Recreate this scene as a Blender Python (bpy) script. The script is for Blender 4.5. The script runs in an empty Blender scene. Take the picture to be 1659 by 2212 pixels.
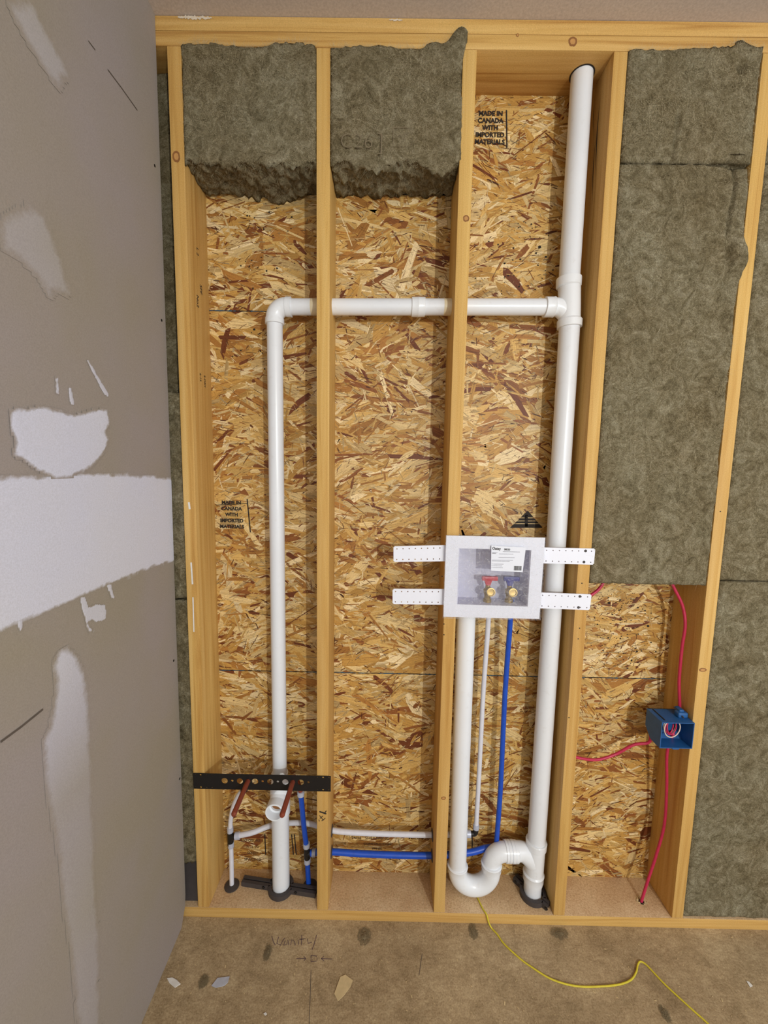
import bpy, bmesh, math, random
from mathutils import Vector, Matrix, noise as mnoise
from mathutils.geometry import tessellate_polygon
random.seed(11)
C = bpy.context.scene.collection
sc = bpy.context.scene

# ------------------------------------------------------------------ camera, world, lights, exposure
CAM = Vector((0.6222, -1.2535, 1.5197)); F_PX = 886.7
RM = (Matrix.Rotation(0.0053, 3, 'Z') @ Matrix.Rotation(1.4615, 3, 'X') @ Matrix.Rotation(0.0173, 3, 'Z'))
cam = bpy.data.cameras.new('camera'); camo = bpy.data.objects.new('camera', cam); C.objects.link(camo)
camo.matrix_world = Matrix.Translation(CAM) @ RM.to_4x4()
cam.sensor_fit = 'HORIZONTAL'; cam.sensor_width = 36.0; cam.lens = F_PX * 36.0 / 1659.0
cam.clip_start = 0.02
sc.camera = camo

sc.view_settings.view_transform = 'Standard'; sc.view_settings.look = 'None'
sc.view_settings.gamma = 1.0; sc.view_settings.use_curve_mapping = False
sc.view_settings.exposure = 0.0

w = bpy.data.worlds.new('world'); sc.world = w; w.use_nodes = True
w.node_tree.nodes['Background'].inputs['Color'].default_value = (0.92, 0.965, 1.0, 1)
w.node_tree.nodes['Background'].inputs['Strength'].default_value = 0.98

def lamp(name, kind, loc, energy, color, **k):
    l = bpy.data.lights.new(name, kind); l.energy = energy; l.color = color
    for a, v in k.items(): setattr(l, a, v)
    o = bpy.data.objects.new(name, l); C.objects.link(o); o.location = loc
    return o
lamp('work_lamp', 'POINT', (1.97, -3.5, 1.82), 212, (0.985, 0.99, 0.91), shadow_soft_size=0.035)
wl = lamp('daylight_fill', 'AREA', (2.6, -2.6, 1.5), 14, (0.86, 0.90, 1.0), shape='RECTANGLE', size=1.2, size_y=1.4)  # added soft fill from the right, standing for daylight; no window in view
wl.rotation_euler = (Vector((-0.05, -0.3, 1.5)) - Vector((2.6, -2.6, 1.5))).to_track_quat('-Z', 'Y').to_euler()

# ------------------------------------------------------------------ helpers
D = 0.1397; W = 0.0381; H = 2.657
SX = [-0.002, 0.4085, 0.810, 1.221, 1.6256]

def ray(px, py): return RM @ Vector(((px - 829.5) / F_PX, -(py - 1106) / F_PX, -1))
def at(px, py, Y): d = ray(px, py); return CAM + d * ((Y - CAM.y) / d.y)
def atz(px, py, Z): d = ray(px, py); return CAM + d * ((Z - CAM.z) / d.z)
def wallx(y, z): return -0.031 - 0.0046 * (2.73 - z) - 0.03 * y
def atw(px, py):
    d = ray(px, py)
    k = Vector((1, 0.03, -0.0046)); c0 = -0.031 - 0.0046 * 2.73
    return CAM + d * ((c0 - k.dot(CAM)) / k.dot(d))

def lin(c):
    return tuple(((v / 255) / 12.92 if v / 255 <= 0.04045 else ((v / 255 + 0.055) / 1.055) ** 2.4) for v in c) + (1,)

def mesh_obj(name, verts, faces, mat, parent=None, smooth=False, mats=None, midx=None):
    me = bpy.data.meshes.new(name); me.from_pydata([tuple(v) for v in verts], [], faces); me.update()
    o = bpy.data.objects.new(name, me); C.objects.link(o)
    for m in (mats or [mat]): me.materials.append(m)
    if midx: me.polygons.foreach_set('material_index', midx)
    if smooth: me.polygons.foreach_set('use_smooth', [True] * len(me.polygons))
    if parent: o.parent = parent
    return o
def bm_obj(name, bm, mat, parent=None, smooth=False, auto=None):
    me = bpy.data.meshes.new(name)
    bmesh.ops.recalc_face_normals(bm, faces=bm.faces)
    bm.to_mesh(me); bm.free()
    o = bpy.data.objects.new(name, me); C.objects.link(o); me.materials.append(mat)
    if smooth or auto:
        me.polygons.foreach_set('use_smooth', [True] * len(me.polygons))
        if auto: me.set_sharp_from_angle(angle=math.radians(auto))
    if parent: o.parent = parent
    return o
def tag(o, label, cat, group=None, kind=None):
    if label: o['label'] = label
    if cat: o['category'] = cat
    if group: o['group'] = group
    if kind: o['kind'] = kind
    return o
def empty(name, loc, label, cat, group=None):
    o = bpy.data.objects.new(name, None); C.objects.link(o); o.location = loc; o.empty_display_size = 0.05
    bpy.context.view_layer.update()
    return tag(o, label, cat, group)
def under(root, o):
    """parent o to root keeping world coordinates of the mesh data"""
    o.parent = root
    o.matrix_parent_inverse = Matrix.Translation(-Vector(root.location))
    return o

def add_box(bm, x0, x1, y0, y1, z0, z1, bev=0.0, seg=2):
    r = bmesh.ops.create_cube(bm, size=1.0)
    vs = r['verts']
    for v in vs:
        v.co = Vector(((x0 + x1) / 2 + v.co.x * (x1 - x0), (y0 + y1) / 2 + v.co.y * (y1 - y0), (z0 + z1) / 2 + v.co.z * (z1 - z0)))
    if bev > 0:
        es = list({e for v in vs for e in v.link_edges})
        bmesh.ops.bevel(bm, geom=es, offset=bev, segments=seg, affect='EDGES', profile=0.6)
    return vs
def frame_at(t):
    t = t.normalized(); up = Vector((0, 0, 1)) if abs(t.z) < 0.9 else Vector((0, 1, 0))
    a = t.cross(up).normalized(); return a, a.cross(t).normalized()
def add_tube(bm, pts, r, seg=20, caps=True, radii=None):
    pts = [Vector(p) for p in pts]; rings = []
    t = (pts[1] - pts[0]).normalized(); a, b = frame_at(t)
    for i, p in enumerate(pts):
        if i == 0: t = pts[1] - pts[0]
        elif i == len(pts) - 1: t = pts[-1] - pts[-2]
        else: t = (pts[i + 1] - pts[i]).normalized() + (pts[i] - pts[i - 1]).normalized()
        t.normalize(); a = (a - t * a.dot(t)).normalized(); b = t.cross(a).normalized()
        rr = radii[i] if radii else r
        rings.append([bm.verts.new(p + a * math.cos(2 * math.pi * k / seg) * rr + b * math.sin(2 * math.pi * k / seg) * rr) for k in range(seg)])
    for i in range(len(rings) - 1):
        for k in range(seg):
            bm.faces.new((rings[i][k], rings[i][(k + 1) % seg], rings[i + 1][(k + 1) % seg], rings[i + 1][k]))
    if caps: bm.faces.new(rings[0][::-1]); bm.faces.new(rings[-1])
    return rings
def add_lathe(bm, p0, axis, prof, seg=36, caps=True):
    """prof: list of (distance along axis, radius)"""
    p0 = Vector(p0); axis = Vector(axis).normalized(); a, b = frame_at(axis); rings = []
    for s, r in prof:
        rings.append([bm.verts.new(p0 + axis * s + (a * math.cos(2 * math.pi * k / seg) + b * math.sin(2 * math.pi * k / seg)) * r) for k in range(seg)])
    for i in range(len(rings) - 1):
        for k in range(seg):
            bm.faces.new((rings[i][k], rings[i][(k + 1) % seg], rings[i + 1][(k + 1) % seg], rings[i + 1][k]))
    if caps: bm.faces.new(rings[0][::-1]); bm.faces.new(rings[-1])
def arc(c, r, a0, a1, n, y):
    return [Vector((c[0] + r * math.cos(a0 + (a1 - a0) * i / n), y, c[1] + r * math.sin(a0 + (a1 - a0) * i / n))) for i in range(n + 1)]
def smooth_path(pts, n=8):
    P = [Vector(p) for p in pts]; P = [P[0] * 2 - P[1]] + P + [P[-1] * 2 - P[-2]]; out = []
    for i in range(1, len(P) - 2):
        for k in range(n):
            t = k / n
            out.append(0.5 * ((2 * P[i]) + (-P[i - 1] + P[i + 1]) * t + (2 * P[i - 1] - 5 * P[i] + 4 * P[i + 1] - P[i + 2]) * t * t + (-P[i - 1] + 3 * P[i] - 3 * P[i + 1] + P[i + 2]) * t ** 3))
    out.append(P[-2]); return out
def tube_obj(name, pts, r, mat, root, seg=20, radii=None):
    bm = bmesh.new(); add_tube(bm, pts, r, seg, True, radii)
    return under(root, bm_obj(name, bm, mat, auto=50)) if root else bm_obj(name, bm, mat, auto=50)
def lathe_obj(name, p0, axis, prof, mat, root, seg=40, caps=True):
    bm = bmesh.new(); add_lathe(bm, p0, axis, prof, seg, caps)
    o = bm_obj(name, bm, mat, auto=35)
    return under(root, o) if root else o
def boolean(o, cutters_bm):
    me = bpy.data.meshes.new('cut'); bmesh.ops.recalc_face_normals(cutters_bm, faces=cutters_bm.faces); cutters_bm.to_mesh(me); cutters_bm.free()
    c = bpy.data.objects.new('cut', me); C.objects.link(c)
    m = o.modifiers.new('b', 'BOOLEAN'); m.operation = 'DIFFERENCE'; m.object = c; m.solver = 'EXACT'
    bpy.context.view_layer.update()
    dg = bpy.context.evaluated_depsgraph_get()
    new = bpy.data.meshes.new_from_object(o.evaluated_get(dg)); o.modifiers.clear(); o.data = new
    bpy.data.objects.remove(c); bpy.data.meshes.remove(me)
    return o
def text_obj(name, body, mat, origin, size, xdir, updir, normal, parent=None, bold=0.0, sx=1.0, spacing=1.0, align='LEFT', lift=0.0006):
    cu = bpy.data.curves.new('t', 'FONT'); cu.body = body; cu.size = size; cu.offset = bold; cu.space_character = spacing; cu.align_x = align
    cu.resolution_u = 3
    o = bpy.data.objects.new('t', cu); C.objects.link(o); bpy.context.view_layer.update()
    me = bpy.data.meshes.new_from_object(o.evaluated_get(bpy.context.evaluated_depsgraph_get()))
    bpy.data.objects.remove(o); bpy.data.curves.remove(cu)
    X = Vector(xdir).normalized(); U = Vector(updir).normalized(); N = Vector(normal).normalized(); O = Vector(origin)
    for v in me.vertices:
        v.co = O + X * v.co.x * sx + U * v.co.y + N * lift
    me.materials.clear(); me.materials.append(mat); me.name = name
    r = bpy.data.objects.new(name, me); C.objects.link(r)
    if parent: under(parent, r)
    return r

# ------------------------------------------------------------------ materials
def newmat(name):
    m = bpy.data.materials.new(name); m.use_nodes = True
    nt = m.node_tree; return m, nt, nt.nodes['Principled BSDF']
def N(nt, t, **k):
    n = nt.nodes.new(t)
    for a, v in k.items():
        if a in n.inputs: n.inputs[a].default_value = v
        else: setattr(n, a, v)
    return n
def L(nt, a, b): nt.links.new(a, b)
def coords(nt, scale, loc=(0, 0, 0)):
    tc = N(nt, 'ShaderNodeTexCoord'); mp = N(nt, 'ShaderNodeMapping')
    mp.inputs['Scale'].default_value = scale; mp.inputs['Location'].default_value = loc
    L(nt, tc.outputs['Object'], mp.inputs['Vector']); return mp.outputs['Vector']
def noise_n(nt, vec, scale, detail=4, rough=0.55, dist=0.0):
    n = N(nt, 'ShaderNodeTexNoise'); n.inputs['Scale'].default_value = scale; n.inputs['Detail'].default_value = detail
    n.inputs['Roughness'].default_value = rough; n.inputs['Distortion'].default_value = dist
    L(nt, vec, n.inputs['Vector']); return n.outputs['Fac']
def ramp(nt, fac, stops):
    r = N(nt, 'ShaderNodeValToRGB'); e = r.color_ramp.elements
    while len(e) < len(stops): e.new(0.5)
    for i, (p, c) in enumerate(stops): e[i].position = p; e[i].color = c if len(c) == 4 else lin(c)
    L(nt, fac, r.inputs['Fac']); return r.outputs['Color']
def mix(nt, fac, a, b, mode='MIX'):
    m = N(nt, 'ShaderNodeMix'); m.data_type = 'RGBA'; m.blend_type = mode
    for s, v in ((0, fac), (6, a), (7, b)):
        if hasattr(v, 'is_output') or isinstance(v, bpy.types.NodeSocket): L(nt, v, m.inputs[s])
        else: m.inputs[s].default_value = v
    return m.outputs[2]
def bump(nt, bsdf, h, strength=0.3, dist=0.002):
    b = N(nt, 'ShaderNodeBump'); b.inputs['Strength'].default_value = strength; b.inputs['Distance'].default_value = dist
    L(nt, h, b.inputs['Height']); L(nt, b.outputs['Normal'], bsdf.inputs['Normal'])
def flat(name, col, rough=0.5, metal=0.0, spec=0.5, var=1.0):
    m, nt, b = newmat(name)
    v = coords(nt, (1, 1, 1)); f = noise_n(nt, v, 60, 4)
    c = Vector(lin(col)[:3])
    L(nt, ramp(nt, f, [(0.3, tuple(c * (1 - 0.1 * var)) + (1,)), (0.7, tuple(c * (1 + 0.08 * var)) + (1,))]), b.inputs['Base Color'])
    b.inputs['Roughness'].default_value = rough; b.inputs['Metallic'].default_value = metal
    b.inputs['Specular IOR Level'].default_value = spec
    return m
def wood(name, axis, light, mid, dark, seed=0, dusty=False):
    m, nt, b = newmat(name)
    s = {'Z': (55, 55, 1.6), 'X': (1.6, 55, 55)}[axis]
    v = coords(nt, s, (seed * 3.1, seed * 1.7, seed)); f = noise_n(nt, v, 1.0, 6, 0.6, 0.6)
    v2 = coords(nt, {'Z': (6, 6, 0.7), 'X': (0.7, 6, 6)}[axis], (seed, seed * 2, 0)); f2 = noise_n(nt, v2, 1.0, 3)
    c1 = ramp(nt, f, [(0.28, dark), (0.45, mid), (0.68, light)])
    c2 = ramp(nt, f2, [(0.3, (215, 190, 165)), (0.7, (255, 250, 240))])
    c = mix(nt, 0.75, c1, c2, 'MULTIPLY')
    v3 = coords(nt, (1, 1, 1)); f3 = noise_n(nt, v3, 420, 3, 0.7)
    c = mix(nt, 0.35, c, ramp(nt, f3, [(0.3, (165, 150, 130)), (0.65, (255, 255, 255))]), 'MULTIPLY')
    if dusty:
        ge = N(nt, 'ShaderNodeNewGeometry'); sp = N(nt, 'ShaderNodeSeparateXYZ'); L(nt, ge.outputs['Normal'], sp.inputs[0])
        mr = N(nt, 'ShaderNodeMapRange'); mr.inputs[1].default_value = 0.6; mr.inputs[2].default_value = 0.95; L(nt, sp.outputs['Z'], mr.inputs[0])
        fd = noise_n(nt, v3, 170, 6, 0.75)
        dc = ramp(nt, fd, [(0.3, (168, 138, 104)), (0.46, (206, 178, 142)), (0.6, (222, 198, 162)), (0.75, (246, 234, 208))])
        f4 = noise_n(nt, v3, 9, 4, 0.6)
        dc = mix(nt, 0.6, dc, ramp(nt, f4, [(0.35, (220, 200, 180)), (0.65, (255, 252, 248))]), 'MULTIPLY')
        c = mix(nt, mr.outputs[0], c, dc)
    L(nt, c, b.inputs['Base Color']); b.inputs['Roughness'].default_value = 0.62; b.inputs['Specular IOR Level'].default_value = 0.25
    bump(nt, b, f, 0.25, 0.0008)
    return m
PINE = dict(light=(236, 204, 136), mid=(224, 187, 114), dark=(198, 154, 84))
M = {}
for i in range(5): M['stud%d' % i] = wood('stud_pine_%d' % i, 'Z', seed=i + 1, **PINE)
M['plate'] = wood('plate_pine', 'X', seed=9, dusty=True, **PINE)
M['topplate'] = wood('top_plate_pine', 'X', seed=4, light=(234, 200, 134), mid=(218, 180, 110), dark=(188, 142, 78))

def strand_mat():
    m, nt, b = newmat('osb_strands')
    a = N(nt, 'ShaderNodeAttribute'); a.attribute_name = 'tone'
    uv = N(nt, 'ShaderNodeUVMap'); uv.uv_map = 'strand'
    mp = N(nt, 'ShaderNodeMapping'); mp.inputs['Scale'].default_value = (12, 260, 1); L(nt, uv.outputs[0], mp.inputs['Vector'])
    f = noise_n(nt, mp.outputs[0], 1.0, 4, 0.65)
    v = coords(nt, (1, 1, 1)); f2 = noise_n(nt, v, 300, 5, 0.7)
    c = mix(nt, 0.55, a.outputs['Color'], ramp(nt, f, [(0.32, (140, 104, 76)), (0.5, (232, 220, 204)), (0.7, (255, 255, 255))]), 'MULTIPLY')
    c = mix(nt, 0.3, c, ramp(nt, f2, [(0.33, (140, 112, 84)), (0.6, (255, 252, 246))]), 'MULTIPLY')
    L(nt, c, b.inputs['Base Color']); b.inputs['Roughness'].default_value = 0.5; b.inputs['Specular IOR Level'].default_value = 0.35
    bump(nt, b, f, 0.35, 0.0006)
    return m
M['strand'] = strand_mat()
def wool_mat(name, base, mid, hi):
    m, nt, b = newmat(name)
    v = coords(nt, (1, 1, 1)); f = noise_n(nt, v, 20, 9, 0.74, 1.6); f2 = noise_n(nt, v, 190, 6, 0.75, 1.4); f3 = noise_n(nt, v, 5, 4, 0.6)
    c = ramp(nt, f, [(0.3, base), (0.48, mid), (0.68, hi)])
    c = mix(nt, 0.8, c, ramp(nt, f2, [(0.3, (120, 112, 100)), (0.5, (205, 200, 190)), (0.68, (255, 255, 250))]), 'MULTIPLY')
    c = mix(nt, 0.5, c, ramp(nt, f3, [(0.35, (215, 196, 170)), (0.65, (255, 255, 255))]), 'MULTIPLY')
    # thin curled fissures: zero crossings of a distorted noise
    f6 = noise_n(nt, v, 48, 3, 0.6, 3.0); ab = N(nt, 'ShaderNodeMath', operation='SUBTRACT'); L(nt, f6, ab.inputs[0]); ab.inputs[1].default_value = 0.5
    a2 = N(nt, 'ShaderNodeMath', operation='ABSOLUTE'); L(nt, ab.outputs[0], a2.inputs[0])
    c = mix(nt, 0.55, c, ramp(nt, a2.outputs[0], [(0.0, (120, 108, 88)), (0.018, (225, 220, 210)), (0.04, (255, 255, 255))]), 'MULTIPLY')
    L(nt, c, b.inputs['Base Color']); b.inputs['Roughness'].default_value = 0.95; b.inputs['Specular IOR Level'].default_value = 0.05
    ad = N(nt, 'ShaderNodeMath', operation='ADD'); L(nt, f, ad.inputs[0]); L(nt, f2, ad.inputs[1])
    bump(nt, b, ad.outputs[0], 0.9, 0.006)
    return m
M['wool'] = wool_mat('mineral_wool', (124, 115, 91), (170, 162, 135), (214, 209, 186))
M['crumb'] = flat('dark_wool_crumb', (136, 122, 96), 0.95, 0, 0.05)
M['fibre'] = flat('wool_fibre', (186, 174, 144), 0.9, 0, 0.1)
def gyp(name, mud):
    m, nt, b = newmat(name)
    v = coords(nt, (1, 1, 1)); f = noise_n(nt, v, 350, 3, 0.7); f2 = noise_n(nt, v, 2.2, 3)
    base = ramp(nt, f2, [(0.35, (160, 151, 136)), (0.65, (163, 154, 152))])
    if mud:
        a = N(nt, 'ShaderNodeAttribute'); a.attribute_name = 'thick'
        f4 = noise_n(nt, v, 55, 7, 0.75)
        mc = ramp(nt, f2, [(0.3, (220, 221, 232)), (0.7, (216, 219, 240))])
        s = N(nt, 'ShaderNodeMath', operation='MULTIPLY_ADD'); L(nt, f4, s.inputs[0]); s.inputs[1].default_value = 0.9
        s2 = N(nt, 'ShaderNodeMath', operation='SUBTRACT'); L(nt, a.outputs['Fac'], s2.inputs[0]); s2.inputs[1].default_value = 0.45
        L(nt, s2.outputs[0], s.inputs[2])
        mr = N(nt, 'ShaderNodeMapRange'); mr.inputs[1].default_value = 0.05; mr.inputs[2].default_value = 0.5; L(nt, s.outputs[0], mr.inputs[0])
        mu = N(nt, 'ShaderNodeMath', operation='MULTIPLY'); L(nt, mr.outputs[0], mu.inputs[0])
        st = N(nt, 'ShaderNodeAttribute'); st.attribute_name = 'cover'; L(nt, st.outputs['Fac'], mu.inputs[1])
        base = mix(nt, mu.outputs[0], base, mc)
    c = mix(nt, 0.25, base, ramp(nt, f, [(0.3, (170, 168, 160)), (0.65, (255, 255, 255))]), 'MULTIPLY')
    L(nt, c, b.inputs['Base Color']); b.inputs['Roughness'].default_value = 0.8; b.inputs['Specular IOR Level'].default_value = 0.2
    bump(nt, b, f, 0.12, 0.0006)
    return m
M['drywall'] = gyp('drywall_paper', False); M['mud'] = gyp('joint_compound', True)
def ceil_mat():
    m, nt, b = newmat('ceiling_paint'); v = coords(nt, (1, 1, 1)); f = noise_n(nt, v, 160, 4, 0.7)
    L(nt, ramp(nt, f, [(0.3, (182, 170, 162)), (0.7, (206, 194, 186))]), b.inputs['Base Color'])
    b.inputs['Roughness'].default_value = 0.9; bump(nt, b, f, 0.3, 0.001); return m
M['ceiling'] = ceil_mat()
def floor_mat():
    m, nt, b = newmat('subfloor'); v = coords(nt, (1, 1, 1))
    f = noise_n(nt, v, 230, 6, 0.78); f2 = noise_n(nt, v, 14, 6, 0.7, 0.5); f3 = noise_n(nt, v, 3.2, 3)
    vs = coords(nt, (30, 90, 1)); f5 = noise_n(nt, vs, 1.0, 5, 0.7, 1.0)
    c = ramp(nt, f2, [(0.3, (174, 158, 130)), (0.5, (200, 183, 154)), (0.7, (216, 201, 172))])
    c = mix(nt, 0.75, c, ramp(nt, f, [(0.3, (150, 136, 116)), (0.5, (222, 214, 202)), (0.66, (255, 254, 250))]), 'MULTIPLY')
    c = mix(nt, 0.35, c, ramp(nt, f5, [(0.35, (186, 170, 152)), (0.6, (255, 252, 248))]), 'MULTIPLY')
    c = mix(nt, 0.5, c, ramp(nt, f3, [(0.35, (200, 190, 172)), (0.65, (255, 250, 240))]), 'MULTIPLY')
    L(nt, c, b.inputs['Base Color']); b.inputs['Roughness'].default_value = 0.85; b.inputs['Specular IOR Level'].default_value = 0.15
    bump(nt, b, f, 0.4, 0.0015); return m
M['floor'] = floor_mat()
def pvc_mat(name, col, rough=0.28):
    m, nt, b = newmat(name); v = coords(nt, (1, 1, 1)); f = noise_n(nt, v, 45, 5, 0.65); f2 = noise_n(nt, v, 6, 3)
    c = Vector(lin(col)[:3])
    cc = ramp(nt, f2, [(0.3, tuple(c * 0.95) + (1,)), (0.7, tuple(c) + (1,))])
    cc = mix(nt, 0.35, cc, ramp(nt, f, [(0.2, (225, 218, 210)), (0.42, (255, 255, 255))]), 'MULTIPLY')
    L(nt, cc, b.inputs['Base Color']); b.inputs['Roughness'].default_value = rough; b.inputs['Specular IOR Level'].default_value = 0.5
    return m
M['pvc'] = pvc_mat('white_pvc', (232, 236, 243)); M['pvc_fit'] = pvc_mat('white_pvc_fitting', (236, 240, 246), 0.22)
M['tinted'] = flat('cream_band_tint', (226, 212, 180), 0.4)
M['box'] = flat('white_box_plastic', (234, 237, 250), 0.35, var=0.1)
M['wpex'] = flat('white_pex', (216, 217, 228), 0.35, var=0.4); M['bpex'] = flat('blue_pex', (24, 78, 190), 0.35)
M['ring'] = flat('crimp_ring', (190, 196, 214), 0.4, 0.2); M['black'] = flat('black_plastic', (22, 20, 20), 0.45)
M['blacksteel'] = flat('black_steel', (30, 27, 27), 0.5, 0.3)
M['copper'] = flat('copper', (150, 76, 56), 0.42, 0.4); M['brass'] = flat('brass', (170, 142, 84), 0.38, 0.7)
M['red'] = flat('red_handle', (190, 28, 52), 0.4); M['navy'] = flat('blue_handle', (36, 36, 130), 0.4)
M['ebox'] = flat('blue_box_plastic', (34, 90, 150), 0.45)
M['pink'] = flat('pink_red_cable_jacket', (190, 40, 80), 0.4); M['cream'] = flat('cream_wire', (224, 205, 190), 0.4)
M['grey'] = flat('dark_grey_plastic', (66, 60, 60), 0.6); M['string'] = flat('yellow_string', (206, 190, 50), 0.6)
M['paper'] = flat('white_paper', (224, 222, 218), 0.8); M['chip'] = flat('pale_wood_chip', (206, 184, 140), 0.8)
M['ink'] = flat('black_ink', (40, 32, 28), 0.8); M['faint'] = flat('faint_ink', (120, 108, 86), 0.9)
M['pencil'] = flat('pencil_mark', (92, 82, 74), 0.9); M['marker'] = flat('purple_marker', (104, 82, 84), 0.9)
M['seam'] = flat('blue_edge_paint', (48, 78, 98), 0.8); M['tar'] = flat('tar_specks', (34, 26, 20), 0.8)
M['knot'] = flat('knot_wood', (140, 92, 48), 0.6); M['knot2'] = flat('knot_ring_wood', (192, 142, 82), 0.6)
M['tub'] = flat('shaded_tub_plastic', (206, 206, 226), 0.4, var=0.1)  # same plastic as the box, greyed to carry the shade inside the recess
M['smear'] = flat('compound_smear', (214, 200, 180), 0.8)
M['print'] = flat('faded_print', (88, 62, 40), 0.85)
M['microprint'] = flat('label_small_print', (150, 150, 160), 0.8)
M['label'] = flat('label_paper', (226, 230, 242), 0.5, var=0.1); M['hole'] = flat('dark_hole_lining', (40, 28, 20), 0.9)
def film_mat():
    m, nt, b = newmat('clear_film')
    out = nt.nodes['Material Output']; nt.nodes.remove(b)
    g = N(nt, 'ShaderNodeBsdfGlossy'); g.inputs['Roughness'].default_value = 0.16; g.inputs['Color'].default_value = (0.8, 0.82, 0.9, 1)
    df = N(nt, 'ShaderNodeBsdfDiffuse'); df.inputs['Color'].default_value = (0.95, 0.96, 1, 1)
    t = N(nt, 'ShaderNodeBsdfTransparent'); mx = N(nt, 'ShaderNodeMixShader'); mx.inputs[0].default_value = 0.10
    mx2 = N(nt, 'ShaderNodeMixShader')
    v = coords(nt, (14, 14, 14)); f = noise_n(nt, v, 2.0, 8, 0.7, 2.0)
    r = N(nt, 'ShaderNodeMapRange'); r.inputs[1].default_value = 0.5; r.inputs[2].default_value = 0.8; r.inputs[3].default_value = 0.05; r.inputs[4].default_value = 0.35
    fr_ = noise_n(nt, coords(nt, (9, 9, 16)), 2.2, 3, 0.5, 3.5); sb = N(nt, 'ShaderNodeMath', operation='SUBTRACT'); L(nt, fr_, sb.inputs[0]); sb.inputs[1].default_value = 0.5
    ab = N(nt, 'ShaderNodeMath', operation='ABSOLUTE'); L(nt, sb.outputs[0], ab.inputs[0])
    rr = N(nt, 'ShaderNodeMapRange'); rr.inputs[1].default_value = 0.0; rr.inputs[2].default_value = 0.010; rr.inputs[3].default_value = 0.5; rr.inputs[4].default_value = 0.0; L(nt, ab.outputs[0], rr.inputs[0])  # thin white lines painted into the film as crinkle highlights
    mxm = N(nt, 'ShaderNodeMath', operation='MAXIMUM'); L(nt, r.outputs[0], mxm.inputs[0]); L(nt, rr.outputs[0], mxm.inputs[1])
    L(nt, f, r.inputs[0]); L(nt, mxm.outputs[0], mx2.inputs[0])
    bp = N(nt, 'ShaderNodeBump'); bp.inputs['Strength'].default_value = 1.0; bp.inputs['Distance'].default_value = 0.02; L(nt, f, bp.inputs['Height']); L(nt, bp.outputs[0], g.inputs['Normal'])
    L(nt, t.outputs[0], mx2.inputs[1]); L(nt, df.outputs[0], mx2.inputs[2])
    L(nt, mx2.outputs[0], mx.inputs[1]); L(nt, g.outputs[0], mx.inputs[2]); L(nt, mx.outputs[0], out.inputs[0])
    return m
M['film'] = film_mat()

# ------------------------------------------------------------------ the setting
def structure(o): o['kind'] = 'structure'; return o
bm = bmesh.new(); add_box(bm, -0.4, 4.2, -4.2, 0.25, -0.06, -0.038); structure(bm_obj('floor', bm, M['floor']))
bm = bmesh.new(); add_box(bm, -0.4, 4.2, -4.2, D + 0.02, 2.7322, 2.75); structure(bm_obj('ceiling', bm, M['ceiling']))
vs = []; T = 0.12
for (y, z) in ((-4.2, -0.037), (-0.001, -0.037), (-0.001, 2.7315), (-4.2, 2.7315)):
    vs.append((wallx(y, z), y, z))
for (y, z) in ((-4.2, -0.037), (-0.001, -0.037), (-0.001, 2.7315), (-4.2, 2.7315)):
    vs.append((wallx(y, z) - T, y, z))
# cut the lower front corner of the board like the photo
def wall_left():
    out = [(-4.2, -0.037), (-0.035, -0.037), (-0.006, 0.012), (-0.001, 0.05), (-0.001, 2.7315), (-4.2, 2.7315)]
    v = [(wallx(y, z), y, z) for y, z in out] + [(wallx(y, z) - T, y, z) for y, z in out]; n = len(out)
    f = [tuple(range(n))[::-1], tuple(range(n, 2 * n))] + [(i, (i + 1) % n, n + (i + 1) % n, n + i) for i in range(n)]
    return structure(mesh_obj('wall_left', v, f, M['drywall']))
wleft = wall_left()
bm = bmesh.new(); add_box(bm, -0.4, 4.2, D + 0.0125, D + 0.03, -0.06, 2.75); structure(bm_obj('wall_back', bm, M['hole']))

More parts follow.
